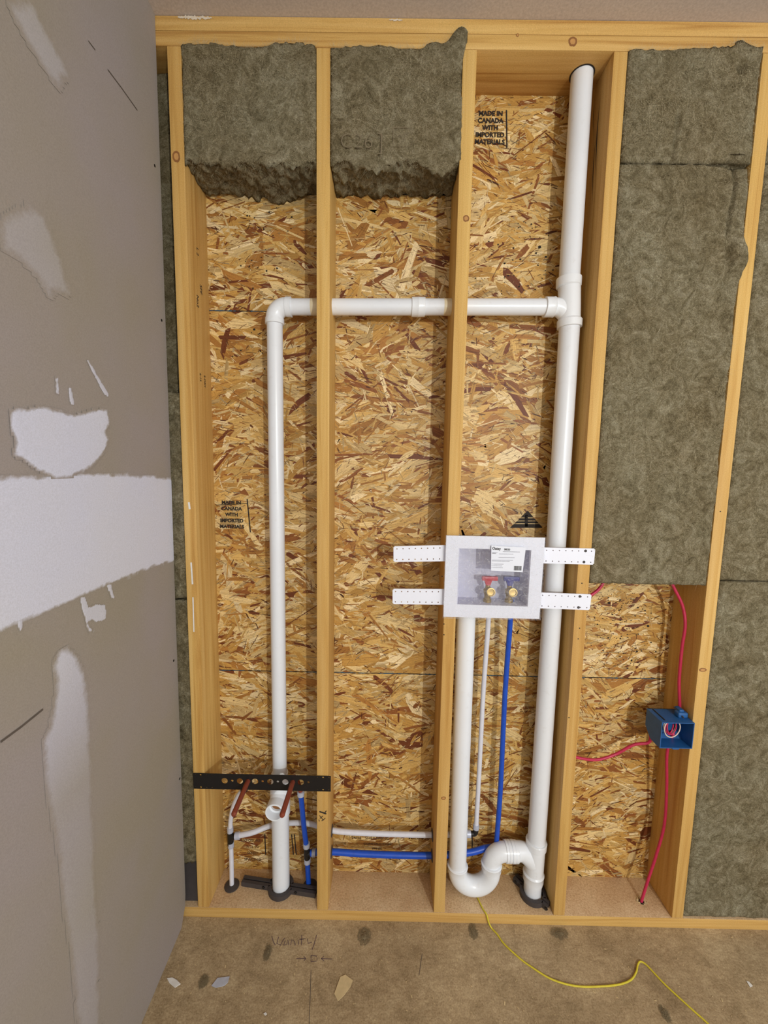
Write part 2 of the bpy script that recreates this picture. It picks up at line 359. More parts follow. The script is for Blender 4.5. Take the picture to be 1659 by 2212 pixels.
# joint compound on the left wall
def inside(poly, y, z):
    c = False; n = len(poly); j = n - 1
    for i in range(n):
        yi, zi = poly[i]; yj, zj = poly[j]
        if ((zi > z) != (zj > z)) and (y < (yj - yi) * (z - zi) / (zj - zi) + yi): c = not c
        j = i
    return c
def pdist(poly, y, z):
    best = 9; n = len(poly)
    for i in range(n):
        ax, ay = poly[i]; bx, by = poly[(i + 1) % n]; dx, dy = bx - ax, by - ay
        t = max(0, min(1, ((y - ax) * dx + (z - ay) * dy) / (dx * dx + dy * dy + 1e-12)))
        best = min(best, math.hypot(y - ax - t * dx, z - ay - t * dy))
    return best
def compound(name, pix, feather=0.02, step=0.006, cover=1.0, extra=None, label=None, lift=0.0008, fade=None):
    poly = [(p.y, p.z) for p in (atw(*q) for q in pix)]
    if extra: poly = extra(poly)
    y0, y1 = min(p[0] for p in poly), min(max(p[0] for p in poly), -0.002); z0, z1 = min(p[1] for p in poly), max(p[1] for p in poly)
    ny, nz = max(2, int((y1 - y0) / step)), max(2, int((z1 - z0) / step)); idx = {}; V = []; A = []; Fs = []
    def vert(i, j):
        if (i, j) in idx: return idx[(i, j)]
        y = y0 + (y1 - y0) * i / ny; z = z0 + (z1 - z0) * j / nz
        jn = mnoise.noise(Vector((y * 30, z * 30, 1))) * 0.006 + mnoise.noise(Vector((y * 120, z * 120, 4))) * 0.003
        d = pdist(poly, y, z) + jn
        m = max(0, min(1, d / feather)) if inside(poly, y, z) else 0
        idx[(i, j)] = len(V); V.append((wallx(y, z) + lift + 0.0006 * m, y, z)); A.append(m); return idx[(i, j)]
    for i in range(ny):
        for j in range(nz):
            q = [vert(i, j), vert(i + 1, j), vert(i + 1, j + 1), vert(i, j + 1)]
            if max(A[k] for k in q) > 0.02: Fs.append(q)
    o = mesh_obj(name, V, Fs, M['mud'], smooth=True)
    a = o.data.attributes.new('thick', 'FLOAT', 'POINT'); a.data.foreach_set('value', A)
    a = o.data.attributes.new('cover', 'FLOAT', 'POINT'); a.data.foreach_set('value', [cover if not fade else cover * max(fade[2], min(1, (p[2] - fade[0]) / (fade[1] - fade[0]))) for p in V])
    o.parent = wleft
    if label: o['label'] = label
    return o
def ext(poly): return poly[:-1] + [(-1.4, 1.245), (-1.4, 1.49)]
compound('joint_compound', [(40, 1032), (130, 1023), (240, 1022), (330, 1030), (373, 1035), (376, 1212), (330, 1224), (250, 1256), (150, 1300), (60, 1336), (0, 1352)], 0.012, 0.008, 1.0, ext, 'broad white band of joint compound')
compound('joint_compound', [(18, 895), (30, 883), (75, 880), (125, 885), (158, 893), (200, 886), (230, 883), (236, 915), (226, 932), (234, 950), (222, 980), (196, 1012), (165, 1022), (150, 1030), (130, 1034), (95, 1026), (60, 1000), (25, 982), (30, 955), (20, 920)], 0.012, 0.005, 1.0, None, 'white compound patch above the band', 0.0016)
compound('joint_compound', [(146, 1394), (125, 1405), (112, 1440), (118, 1500), (104, 1580), (90, 1600), (96, 1700), (108, 1760), (125, 1850), (132, 1950), (150, 2050), (165, 2200), (180, 2400), (235, 2400), (215, 2200), (212, 2000), (205, 1900), (200, 1760), (196, 1600), (190, 1500), (175, 1430)], 0.026, 0.006, 0.85, None, 'long vertical stroke of compound', fade=(0.75, 1.15, 0.2))
compound('joint_compound', [(60, 440), (92, 462), (125, 540), (140, 590), (153, 642), (128, 632), (105, 645), (80, 600), (40, 560), (0, 540), (0, 470)], 0.03, 0.006, 0.22, None, 'thin scraped compound patch')
compound('joint_compound', [(12, 0), (70, 0), (95, 60), (130, 120), (147, 165), (128, 200), (105, 165), (60, 100), (30, 40)], 0.03, 0.006, 0.28, None, 'thin scraped compound patch near the ceiling')
for p in ([(183, 772), (190, 778), (232, 850), (234, 858), (224, 850)], [(117, 815), (124, 815), (128, 853), (121, 850)], [(147, 836), (153, 838), (160, 876), (152, 874)],
          [(228, 1262), (240, 1260), (247, 1292), (240, 1292)], [(172, 1290), (182, 1290), (190, 1312), (205, 1306), (226, 1308), (230, 1338), (190, 1345), (204, 1365), (190, 1366), (180, 1330)],
          [(36, 1342), (48, 1338), (46, 1362), (42, 1362)]):
    compound('compound_smear', p, 0.003, 0.0025, 0.8, None, 'small smear of compound')
def stroke3(name, pts, wd, nrm, mat, parent, lift=0.0012):
    n = Vector(nrm); V = []; Fs = []
    P = [Vector(p) for p in pts]
    for i, p in enumerate(P):
        t = (P[min(i + 1, len(P) - 1)] - P[max(i - 1, 0)]).normalized(); s = t.cross(n).normalized() * wd / 2
        V += [p + s + n * lift, p - s + n * lift]
        if i: k = 2 * i; Fs.append((k - 2, k, k + 1, k - 1))
    o = mesh_obj(name, V, Fs, mat)
    if parent: under(parent, o)
    return o
stroke3('pencil_line', [atw(232, 150), atw(262, 190), atw(296, 238)], 0.0025, (1, 0, 0), M['pencil'], wleft)
stroke3('pencil_line', [atw(190, 88), atw(205, 108)], 0.002, (1, 0, 0), M['pencil'], wleft)
stroke3('pencil_line', [atw(0, 1603), atw(45, 1570), atw(92, 1532)], 0.004, (1, 0, 0), M['pencil'], wleft)
for q in ((349, 692), (334, 358), (375, 1427), (388, 1682)):
    p = atw(*q); lathe_obj('screw_head', p + Vector((-0.001, 0, 0)), (1, 0, 0), [(0, 0.004), (0.0016, 0.0038), (0.0016, 0.001)], M['black'], wleft, 12)

# ------------------------------------------------------------------ sheathing: three panels of oriented strand board
PAL = [((240, 214, 156), 20), ((224, 187, 114), 24), ((206, 162, 86), 20), ((184, 132, 66), 14), ((152, 96, 48), 9), ((124, 68, 36), 6), ((210, 182, 126), 10), ((252, 232, 186), 10)]
PALC = [lin(c)[:3] for c, k in PAL]; PALW = [k for c, k in PAL]
BAYS = [(SX[0] + W, SX[1]), (SX[1] + W, SX[2]), (SX[2] + W, SX[3]), (SX[3] + W, SX[4])]
def clip(poly, axis, lim, keep_less):
    out = []
    for i in range(len(poly)):
        a, b = poly[i - 1], poly[i]
        ia = (a[axis] <= lim) == keep_less; ib = (b[axis] <= lim) == keep_less
        if ia != ib:
            t = (lim - a[axis]) / (b[axis] - a[axis]); out.append((a[0] + (b[0] - a[0]) * t, a[1] + (b[1] - a[1]) * t, a[2] + (b[2] - a[2]) * t, a[3] + (b[3] - a[3]) * t))
        if ib: out.append(b)
    return out
def osb(zlo, zhi, label):
    V = []; Fs = []; col = []; uvs = []; rnd = random.Random(int(zlo * 1000) + 7)
    x0, x1 = -0.25, 2.3; yb = D + 0.0115
    V += [(x0, D, zlo), (x1, D, zlo), (x1, D, zhi), (x0, D, zhi), (x0, yb, zlo), (x1, yb, zlo), (x1, yb, zhi), (x0, yb, zhi)]
    for f in ((0, 1, 2, 3), (5, 4, 7, 6), (0, 4, 5, 1), (3, 2, 6, 7), (0, 3, 7, 4), (1, 5, 6, 2)):
        Fs.append(f); col += [PALC[2]] * 4; uvs += [(0, 0)] * 4
    layer = 0; items = []
    for bi, (a, b) in enumerate(BAYS):
        zt = min(zhi, 1.25) if bi == 3 else zhi
        zb = max(zlo, -0.01)
        if zt <= zb: continue
        A = (b - a) * (zt - zb)
        for kind, dens in ((0, 1500), (1, 3400), (2, 4600)):
            for _ in range(int(A * dens * (1.4 if kind == 0 else 1))):
                items.append((kind if kind == 2 else rnd.random() * 1.2 if kind == 1 else rnd.random(), kind, rnd.uniform(a - 0.02, b + 0.02), rnd.uniform(zb, zt), a, b, zb, zt))
    items.sort(key=lambda q: q[0])
    for n, (_, kind, cx, cz, a, b, zb, zt) in enumerate(items):
        if kind == 0: ln = rnd.lognormvariate(math.log(0.092), 0.42); wd = rnd.lognormvariate(math.log(0.0175), 0.55)
        elif kind == 1: ln = rnd.lognormvariate(math.log(0.042), 0.5); wd = rnd.lognormvariate(math.log(0.0070), 0.6)
        else: ln = rnd.lognormvariate(math.log(0.014), 0.6); wd = rnd.lognormvariate(math.log(0.0013), 0.5)
        ang = mnoise.noise(Vector((cx * 7, cz * 7, 3))) * 1.1 + rnd.gauss(0, 0.38) if rnd.random() < 0.84 else rnd.uniform(-1.57, 1.57)
        c = rnd.choices(PALC, PALW)[0]
        if kind == 0 and c in (PALC[4], PALC[5]): wd *= 0.6; ln *= 0.85
        ca, sa = math.cos(ang), math.sin(ang)
        sk0, sk1 = rnd.uniform(-0.7, 0.7) * wd, rnd.uniform(-0.7, 0.7) * wd
        hw = wd / 2; tp = rnd.uniform(0.35, 1.0)
        loc = [(-ln / 2 - sk0, -hw), (0, -hw * rnd.uniform(0.6, 1.3)), (ln / 2 - sk1, -hw * tp), (ln / 2 + rnd.uniform(-.3, .3) * wd, 0), (ln / 2 + sk1, hw * tp), (0, hw * rnd.uniform(0.6, 1.3)), (-ln / 2 + sk0, hw * rnd.uniform(0.4, 1)), (-ln / 2 - rnd.uniform(-0.3, .6) * wd, 0)]
        if abs(sum(loc[i - 1][0] * loc[i][1] - loc[i][0] * loc[i - 1][1] for i in range(8))) / 2 < 0.4 * ln * wd: continue
        ou, ov = rnd.random() * 50, rnd.random() * 50
        poly = [(cx + u * ca - v * sa, cz + u * sa + v * ca, u + ou, v + ov) for u, v in loc]
        for ax, lim, kl in ((0, a - 0.002, False), (0, b + 0.002, True), (1, zb, False), (1, zt, True)):
            poly = clip(poly, ax, lim, kl)
            if len(poly) < 3: break
        if len(poly) < 3: continue
        if abs(sum(poly[i - 1][0] * poly[i][1] - poly[i][0] * poly[i - 1][1] for i in range(len(poly)))) < 4e-6: continue
        y = D - 0.00003 - 0.0012 * n / len(items)
        base = len(V)
        tilt = rnd.uniform(-0.00001, 0.00001)
        for p in poly: V.append((p[0], y, p[1])); uvs.append((p[2], p[3]))
        Fs.append(tuple(range(base, base + len(poly))))
        if kind == 2: c = PALC[rnd.choice([4, 5, 5, 7, 7, 0, 4])]
        k = rnd.uniform(0.80, 1.10) * (0.45 if kind == 2 and rnd.random() < 0.5 else 1)
        col += [tuple(x * k for x in c)] * len(poly)
    o = mesh_obj('strand_board', V, Fs, M['strand'])
    at_ = o.data.color_attributes.new('tone', 'FLOAT_COLOR', 'CORNER')
    at_.data.foreach_set('color', [x for c in col for x in (c[0], c[1], c[2], 1)])
    u = o.data.uv_layers.new(name='strand'); u.data.foreach_set('uv', [x for q in uvs for x in q])
    return tag(o, label, 'sheathing panel', 'strand board sheathing panels')
pu = osb(2.0165, 2.74, 'upper strand board sheathing panel, above the horizontal vent pipe')
pm = osb(0.7895, 2.0135, 'middle strand board sheathing panel, behind the white laundry outlet box')
pl = osb(-0.036, 0.7865, 'lower strand board sheathing panel, behind the black bracket and blue tube')
YF2 = D - 0.0015
def seam(z, parent, x0, x1):
    bm = bmesh.new(); add_box(bm, x0, x1, D - 0.0014, D + 0.001, z - 0.0016, z + 0.0016)
    bm.free(); V = []; Fs = []; x = x0; rs = random.Random(int(z * 100) + int(x0 * 50)); t0 = 0.0012
    while x < x1:
        xn = min(x1, x + rs.uniform(0.002, 0.012)); t1 = max(0.0004, rs.gauss(0.0013, 0.0006)); b0 = len(V); dz = rs.gauss(0, 0.0003)
        V += [(x, YF2, z - t0), (xn, YF2, z - t1), (xn, YF2, z + t1 + dz), (x, YF2, z + t0)]; Fs.append((b0, b0 + 1, b0 + 2, b0 + 3)); x = xn; t0 = t1
    under(parent, mesh_obj('painted_edge', V, Fs, None, mats=[M['seam'], M['hole']], midx=[0 if (k // 7 + rs.random()) % 3 < 1.7 else 1 for k in range(len(Fs))]))['label'] = 'dark blue painted panel edge'
for a, b in BAYS[:3]: seam(2.0145, pm, a + 0.001, b - 0.001)
for a, b in BAYS: seam(0.788, pl, a + 0.001, b - 0.001)
# printed marks
YF = D - 0.0014
def osb_text(parent, lines, px, py, size, gap, sx=1.0, name='printed_mark', mat='ink'):
    p = at(px, py, YF)
    for i, t in enumerate(lines):
        text_obj(name, t, M[mat], (p.x, YF, p.z - i * gap), size, (1, 0, 0), (0, 0, 1), (0, -1, 0), parent, bold=0.0008 if mat == 'ink' else 0.0002, sx=sx, align='CENTER')
MAT5 = ['MADE IN', 'CANADA', 'WITH', 'IMPORTED', 'MATERIALS']
osb_text(pm, MAT5, 500, 1089, 0.0165, 0.0207, 1.0)
osb_text(pu, MAT5, 1060, 250, 0.0185, 0.0200, 1.0)
def bar(parent, pa, pb, wd, mat='ink', name='printed_mark'):
    a, b = at(*pa, YF), at(*pb, YF); return stroke3(name, [a, b], wd, (0, -1, 0), M[mat], parent, 0.0006)
bar(pm, (534, 1078), (541, 1150), 0.004); bar(pm, (466, 1091), (534, 1088), 0.0022)
bar(pu, (1094, 238), (1095, 320), 0.004)
# triangular mark
tri = [at(1140, 1103, YF), at(1172, 1140, YF), at(1102, 1140, YF)]
for z0_, z1_ in ((0.0, 0.40), (0.44, 0.58), (0.62, 0.74), (0.78, 1.0)):
    ap = tri[0]; l0, l1 = ap.lerp(tri[2], z0_), ap.lerp(tri[2], z1_); r0, r1 = ap.lerp(tri[1], z0_ + 0.001), ap.lerp(tri[1], z1_)
    o = mesh_obj('printed_mark', [v + Vector((0, -0.0006, 0)) for v in (l0, l1, r1, r0)], [(0, 1, 2, 3)], M['ink']); under(pm, o)
bar(pm, (1137, 1112), (1137, 1138), 0.010)
osb_text(pl, ['EXPOSURE 1', '7/16 IN', 'SIZED', 'SPACING'], 545, 1818, 0.014, 0.026, 1.1, mat='print')
osb_text(pl, ['MILL 530'], 905, 1813, 0.021, 0.03, 1.0, mat='print')
osb_text(pl, ['CONSTRUCTION', 'PANEL'], 815, 1825, 0.012, 0.02, 1.1, mat='print')
osb_text(pl, ['24/16   SHEATHING'], 800, 1813, 0.015, 0.02, 1.1, mat='print')
for a, b in (((572, 1802), (574, 1846)), ((630, 1802), (634, 1846)), ((636, 1802), (640, 1846)), ((1020, 1806), (1020, 1850))): bar(pl, a, b, 0.004)
# tar specks
def specks(parent, regions, seed):
    rnd = random.Random(seed); V = []; Fs = []
    for (xa, xb, ya, yb, n) in regions:
        for _ in range(n):
            p = at(rnd.uniform(xa, xb), rnd.uniform(ya, yb), YF); r = rnd.lognormvariate(math.log(0.0018), 0.4); b0 = len(V); a0 = rnd.random() * 6
            el = rnd.uniform(0.5, 1)
            for k in range(6): V.append((p.x + r * math.cos(a0 + k * 1.047) * rnd.uniform(.7, 1.2), YF - 0.0004, p.z + el * r * math.sin(a0 + k * 1.047)))
            Fs.append(tuple(range(b0, b0 + 6)))
    o = mesh_obj('tar_specks', V, Fs, M['tar']); under(parent, o); o['kind'] = 'stuff'; o['label'] = 'scatter of black specks'
specks(pm, [(1275, 1380, 1270, 1455, 170), (1330, 1440, 1290, 1420, 60), (500, 580, 690, 800, 16)], 5)
specks(pu, [(1080, 1195, 470, 630, 60), (520, 640, 440, 650, 40), (1020, 1100, 520, 640, 20)], 6)
specks(pl, [(1090, 1110, 1460, 1500, 6)], 7)

# ------------------------------------------------------------------ framing
def board(name, x0, x1, y0, y1, z0, z1, mat, label, cat, group):
    bm = bmesh.new(); add_box(bm, x0, x1, y0, y1, z0, z1, 0.002, 2)
    o = bm_obj(name, bm, mat, auto=40); return tag(o, label, cat, group)
bplate = board('bottom_plate', -0.16, 2.3, 0, D, -W, 0, M['plate'], 'long wooden bottom plate lying on the subfloor under all studs', 'plate', None)
tp1 = board('top_plate', -0.16, 2.3, 0, D, H + 0.0005, H + W - 0.0008, M['topplate'], 'lower of the two top plates, resting on the stud tops', 'plate', 'doubled top plates')
tp2 = board('top_plate', -0.16, 2.3, 0.0005, D, H + W + 0.0006, H + 2 * W - 0.0015, M['topplate'], 'upper of the two top plates, touching the ceiling', 'plate', 'doubled top plates')
SL = ['leftmost wall stud, beside the grey drywall', 'second wall stud from the left, marked Y in black low down', 'third wall stud, left of the white laundry outlet box',
      'fourth wall stud, right of the tall vent stack', 'fifth wall stud, with the blue electrical box nailed to it']
studs = [board('wall_stud', x, x + W, 0, D, 0.0005, H, M['stud%d' % i], SL[i], 'stud', 'vertical wall studs') for i, x in enumerate(SX)]
def knot(parent, px, py, r, Y=0.0, s=(1, 1)):
    p = at(px, py, Y); V = []; Fs = []; mi = []; n = 20; base = None
    jit = [random.uniform(0.92, 1.08) for _ in range(n)]
    for ring, rr in enumerate((1.0, 0.6)):
        b0 = len(V)
        for k in range(n):
            a = 2 * math.pi * k / n; V.append((p.x + rr * r * jit[k] * s[0] * math.cos(a), Y - 0.0004 - 0.00012 * ring, p.z + rr * r * jit[k] * s[1] * math.sin(a)))
        Fs.append(tuple(range(b0, b0 + n))); mi.append(ring % 2)
    o = mesh_obj('knot', V, Fs, None, mats=[M['knot'], M['knot2']], midx=mi); under(parent, o)
knot(tp1, 1237, 90, 0.012); knot(studs[0], 381, 338, 0.012, 0, (0.9, 1.3)); knot(studs[2], 1007, 472, 0.009); knot(studs[2], 958, 1724, 0.008, 0, (1, .8))
knot(studs[4], 1518, 1447, 0.011, 0, (1.1, .6)); knot(tp1, 1118, 76, 0.004)
# black marks on studs
def fr_text(parent, t, px, py, size, mat='ink', rot=0, Y=0.0, bold=0.0006, sx=1):
    p = at(px, py, Y); c, s = math.cos(rot), math.sin(rot)
    text_obj('printed_mark', t, M[mat], p, size, (c, 0, s), (-s, 0, c), (0, -1, 0), parent, bold=bold, sx=sx, align='CENTER', lift=0.0005)
stroke3('printed_mark', [at(690, 1753, 0), at(697, 1755, 0), at(705, 1758, 0)], 0.005, (0, -1, 0), M['ink'], studs[1], 0.0006)
stroke3('printed_mark', [at(705, 1751, 0), at(700, 1758, 0)], 0.003, (0, -1, 0), M['ink'], studs[1], 0.0007)
for a, b in (((690, 1761), (699, 1772)), ((698, 1762), (691, 1768)), ((695, 1773), (703, 1767)), ((689, 1770), (690, 1774))):
    stroke3('printed_mark', [at(*a, 0), at(*b, 0)], 0.0022, (0, -1, 0), M['ink'], studs[1], 0.0007)
def side_text(parent, t, x, y, z, size, bold=0.0003):   # on right faces, reading downwards
    text_obj('printed_mark', t, M['ink'], (x, y, z), size, (0, 0, -1), (0, 1, 0), (1, 0, 0), parent, bold=bold, lift=0.0004)
side_text(studs[0], 'SPF', SX[0] + W, 0.075, 2.07, 0.02); side_text(studs[0], 'No2', SX[0] + W, 0.05, 2.03, 0.02)
side_text(studs[0], 'S-DRY', SX[0] + W, 0.085, 1.80, 0.014); side_text(studs[0], '6-15', SX[0] + W, 0.055, 1.80, 0.014)
side_text(studs[0], 'L 2', SX[0] + W, 0.06, 2.17, 0.018)
# nail heads / holes on stud fronts
for s_, q in ((2, (959, 1348)), (2, (959, 1371)), (3, (1257, 1260)), (3, (1252, 1357)), (3, (1249, 1380)), (3, (1229, 1550)), (4, (1556, 1105)), (2, (955, 1245))):
    p = at(*q, 0); lathe_obj('nail_hole', p, (0, -1, 0), [(-0.0005, 0.002), (0.0004, 0.002), (0.0005, 0.0005)], M['ink'], studs[s_], 10)
# dried compound drips on first stud
for a, b, wd in (((408, 1085), (410, 1100), 0.006), ((413, 1215), (416, 1262), 0.005), ((417, 1290), (419, 1365), 0.004), ((437, 880), (443, 960), 0.006)):
    Y = 0.0 if a[0] < 425 else None
    if Y is not None: stroke3('compound_drip', [at(*a, 0), at(*b, 0)], wd, (0, -1, 0), M['paper'], studs[0], 0.0006)
# stud 4 split crack on its left side
for (yc, za, zb, wd) in ((0.062, 2.60, 2.36, 0.005), (0.072, 2.52, 2.30, 0.0035), (0.095, 2.64, 2.50, 0.002)):
    Vc = []; nn = 10
    for k in range(nn + 1): t = k / nn; Vc.append((SX[3] - 0.0005, yc + 0.006 * math.sin(t * 4) - wd * math.sin(math.pi * t) ** 2 / 2, za + (zb - za) * t))
    for k in range(nn, -1, -1): t = k / nn; Vc.append((SX[3] - 0.0005, yc + 0.006 * math.sin(t * 4) + wd * math.sin(math.pi * t) ** 2 / 2 + 0.0001, za + (zb - za) * t))
    under(studs[3], mesh_obj('crack', Vc, [tuple(range(len(Vc)))], M['hole']))
rq = random.Random(8)
for (pa, pb, hh) in (((384, 37), (458, 39), 0.007), ((840, 43), (870, 44), 0.004)):
    a, b = at(*pa, 0), at(*pb, 0); nn = 26
    Vc = [a.lerp(b, k / nn) + Vector((0, -0.0006, hh * rq.uniform(0.2, 1) * math.sin(math.pi * (k + .5) / (nn + 1)) ** 0.5)) for k in range(nn + 1)] + [a.lerp(b, k / nn) + Vector((0, -0.0006, -hh * rq.uniform(0.2, 1) * math.sin(math.pi * (k + .5) / (nn + 1)) ** 0.5)) for k in range(nn, -1, -1)]
    under(tp2, mesh_obj('compound_smear', Vc, [tuple(range(len(Vc)))], M['smear']))

# ------------------------------------------------------------------ mineral wool
def batt(label, x0, x1, z0, z1, y0, y1, seed, rough_bottom=0.004, amp=0.0035, edge=0.004, step=0.006, tweak=None, fibres=1200, name='insulation_batt', group='mineral wool batts between the studs', top_rag=0.004, fringe=0):
    nx, nz, ny = max(4, int((x1 - x0) / step)), max(4, int((z1 - z0) / step)), max(3, int((y1 - y0) / (step * 1.5)))
    V = []; Fs = []; idx = {}
    def disp(x, y, z, fx, fy, fz):
        s = Vector((x * 9 + seed * 7.3, y * 9, z * 9)); f = mnoise.noise(s) * 0.9
        f += mnoise.noise(Vector((x * 40 + seed, y * 40, z * 40))) * 0.55 + mnoise.noise(Vector((x * 110, y * 110 + seed, z * 110))) * 0.35
        ux, uz = (x - x0) / (x1 - x0), (z - z0) / (z1 - z0); uy = (y - y0) / (y1 - y0)
        j = mnoise.noise(Vector((x * 70 + 9, y * 70, z * 70 + seed))) + 0.6 * mnoise.noise(Vector((x * 25 + 3, y * 25, z * 25 + seed)))
        dx = dz = dy = 0
        dy = f * amp if uy < 0.05 else 0
        ex = min(ux, 1 - ux) * (x1 - x0); ez0 = uz * (z1 - z0); ez1 = (1 - uz) * (z1 - z0)
        if uy < 0.05:   # rounded edges of the face
            e = min(ex, ez0, ez1)
            if e < 0.012: dy += 0.006 * (1 - e / 0.012) ** 2
        if ux < 1e-6: dx = abs(j) * edge * 0.6
        if ux > 1 - 1e-6: dx = -abs(j) * edge * 0.6
        if uz < 1e-6: dz = j * rough_bottom
        if uz > 1 - 1e-6: dz = j * top_rag
        # drag the rows near the ragged borders along
        p = Vector((x + dx, y + dy, z + dz))
        if tweak: p = tweak(p, ux, uy, uz, j)
        if p.y > -0.0012 and p.z > H - 0.0005: p.z = H - 0.0005
        return p
    def vert(i, j, k):
        if (i, j, k) not in idx:
            x = x0 + (x1 - x0) * i / nx; y = y0 + (y1 - y0) * j / ny; z = z0 + (z1 - z0) * k / nz
            idx[(i, j, k)] = len(V); V.append(disp(x, y, z, 0, 0, 0))
        return idx[(i, j, k)]
    for i in range(nx):
        for k in range(nz):
            Fs.append((vert(i, 0, k), vert(i + 1, 0, k), vert(i + 1, 0, k + 1), vert(i, 0, k + 1)))
            Fs.append((vert(i, ny, k), vert(i, ny, k + 1), vert(i + 1, ny, k + 1), vert(i + 1, ny, k)))
    for j in range(ny):
        for k in range(nz):
            Fs.append((vert(0, j, k), vert(0, j, k + 1), vert(0, j + 1, k + 1), vert(0, j + 1, k)))
            Fs.append((vert(nx, j, k), vert(nx, j + 1, k), vert(nx, j + 1, k + 1), vert(nx, j, k + 1)))
        for i in range(nx):
            Fs.append((vert(i, j, 0), vert(i, j + 1, 0), vert(i + 1, j + 1, 0), vert(i + 1, j, 0)))
            Fs.append((vert(i, j, nz), vert(i + 1, j, nz), vert(i + 1, j + 1, nz), vert(i, j + 1, nz)))
    o = mesh_obj(name, V, Fs, M['wool'], smooth=True)
    tag(o, label, 'insulation', group)
    # loose fibres on the face and borders
    rnd = random.Random(seed + 50); FV = []; FF = []
    for n in range(fibres):
        m = rnd.random() * (1.0 if fringe == 2 else 0.75 if fringe == 1 else 0.6)
        if m < 0.6: bx, bz, by = rnd.uniform(x0, x1), rnd.uniform(z0, z1), y0 - amp * 0.2
        elif m < 0.75: bx, bz, by = rnd.uniform(x0, x1), z1 - 0.002, y0 + rnd.uniform(0, 0.02)
        else: bx, bz, by = rnd.uniform(x0 + .01, x1 - .01), z0 + 0.002, rnd.uniform(y0, y1 - 0.01)
        base = tweak(Vector((bx, by, bz)), (bx - x0) / (x1 - x0), (by - y0) / (y1 - y0), (bz - z0) / (z1 - z0), 0) if tweak else Vector((bx, by, bz))
        d = Vector((rnd.gauss(0, 1), -abs(rnd.gauss(0, 0.35)), rnd.gauss(0, 1))).normalized(); ln = rnd.uniform(0.003, 0.009)
        if m >= 0.6: d = Vector((rnd.gauss(0, 0.7), rnd.gauss(-.3, 0.3), 1 if m < 0.75 else -1)).normalized(); ln = rnd.uniform(0.003, 0.008)
        cv = Vector((rnd.gauss(0, 1), 0, rnd.gauss(0, 1))) * ln * 1.6; s = Vector((-d.z, 0, d.x)).normalized() * 0.00017
        b0 = len(FV); p = base
        for t in (0, 0.5, 1): q = p + d * ln * t + cv * t * t; FV += [q - s * (1.1 - t), q + s * (1.1 - t)]
        FF += [(b0, b0 + 1, b0 + 3, b0 + 2), (b0 + 2, b0 + 3, b0 + 5, b0 + 4)]
    fo = mesh_obj('loose_fibres', FV, FF, M['fibre']); fo.parent = o; fo['kind'] = 'stuff'
    return o
def tw1(p, ux, uy, uz, j):
    # bottom edge drops a little on the right, top edge bulges over the plate
    if uz > 0.9 and uy < 0.3:
        g = (uz - 0.9) / 0.1; p.z += g * (0.006 * math.sin(ux * 9) + 0.008 * math.exp(-((ux - 0.75) / 0.12) ** 2)); p.y -= g * 0.004
    if uz < 0.1: p.z -= (0.1 - uz) / 0.1 * 0.02 * math.exp(-((ux - 0.62) / 0.16) ** 2) * uy
    return p
def tw2(p, ux, uy, uz, j):
    if uz > 0.88 and uy < 0.3:
        g = (uz - 0.88) / 0.12; p.z += g * (0.045 * math.exp(-((ux - 0.96) / 0.07) ** 2) + 0.014 * math.exp(-((ux - 0.78) / 0.06) ** 2)); p.y -= g * (0.003 + 0.006 * math.exp(-((ux - 0.96) / 0.1) ** 2))
        p.x += g * 0.012 * math.exp(-((ux - 1.0) / 0.07) ** 2)
    if uz < 0.1 and uy < 0.15: p.z += (0.1 - uz) / 0.1 * (0.012 * math.sin(ux * 13) - 0.004)
    if ux > 0.985 and 0.05 < uz < 0.6 and uy < 0.2: p.x += 0.006
    return p
b1 = batt('short grey-green batt filling the top of the leftmost bay', SX[0] + W + 0.001, SX[1] - 0.001, 2.362, H + 0.002, -0.004, D - 0.002, 1, 0.016, tweak=tw1, fringe=2, fibres=7000, step=0.005, amp=0.005)
b2 = batt('short grey-green batt with a tuft at its top right corner, second bay', SX[1] + W + 0.001, SX[2] - 0.001, 2.365, H + 0.002, -0.004, D - 0.002, 2, 0.016, tweak=tw2, fringe=2, fibres=7000, step=0.005, amp=0.005)
def tw3(p, ux, uy, uz, j):
    if uz > 0.9 and uy < 0.3:
        g = (uz - 0.9) / 0.1; p.z += g * (0.010 * max(0, math.sin(ux * 3.2 - 1.2)) + 0.016 * math.exp(-((ux - 0.82) / 0.07) ** 2)); p.y -= g * 0.005
    if uy < 0.2: p.y += 0.03 * math.exp(-((ux - 0.86) / 0.03) ** 2 - ((uz - 0.86) / 0.03) ** 2)
    if uz < 0.07 and uy < 0.2: p.z += 0.012 * math.exp(-((ux - 0.88) / 0.08) ** 2); p.y += (0.07 - uz) / 0.07 * 0.012 * math.exp(-((ux - 0.88) / 0.08) ** 2)
    if uy < 0.1: p.y += 0.012 * math.exp(-((ux - (0.45 - 0.06 * (1 - uz))) / 0.012) ** 2) * (1 if uz < 0.45 else 0)
    return p
def tw4(p, ux, uy, uz, j):
    if uy < 0.15:
        zz = p.z
        # torn vertical slit near the right border, flap below it lying over the stud
        p.y += 0.024 * math.exp(-((ux - 0.885 - 0.012 * math.sin(zz * 22)) / 0.009) ** 2) * max(0, min(1, (zz - 2.17) / 0.03))
        if uz > 0.95: p.y += 0.016 * (uz - 0.95) / 0.05 * math.exp(-((ux - 0.9) / 0.1) ** 2)
        fl = math.exp(-((zz - 2.13) / 0.045) ** 2) * max(0, (ux - 0.88) / 0.12)
        p.x += 0.014 * fl; p.y -= 0.010 * fl; p.y += 0.02 * math.exp(-((ux - 0.895) / 0.02) ** 2 - ((zz - 2.145) / 0.03) ** 2)
        if ux > 0.97: p.x += 0.0015 * math.sin(zz * 31)
    return p
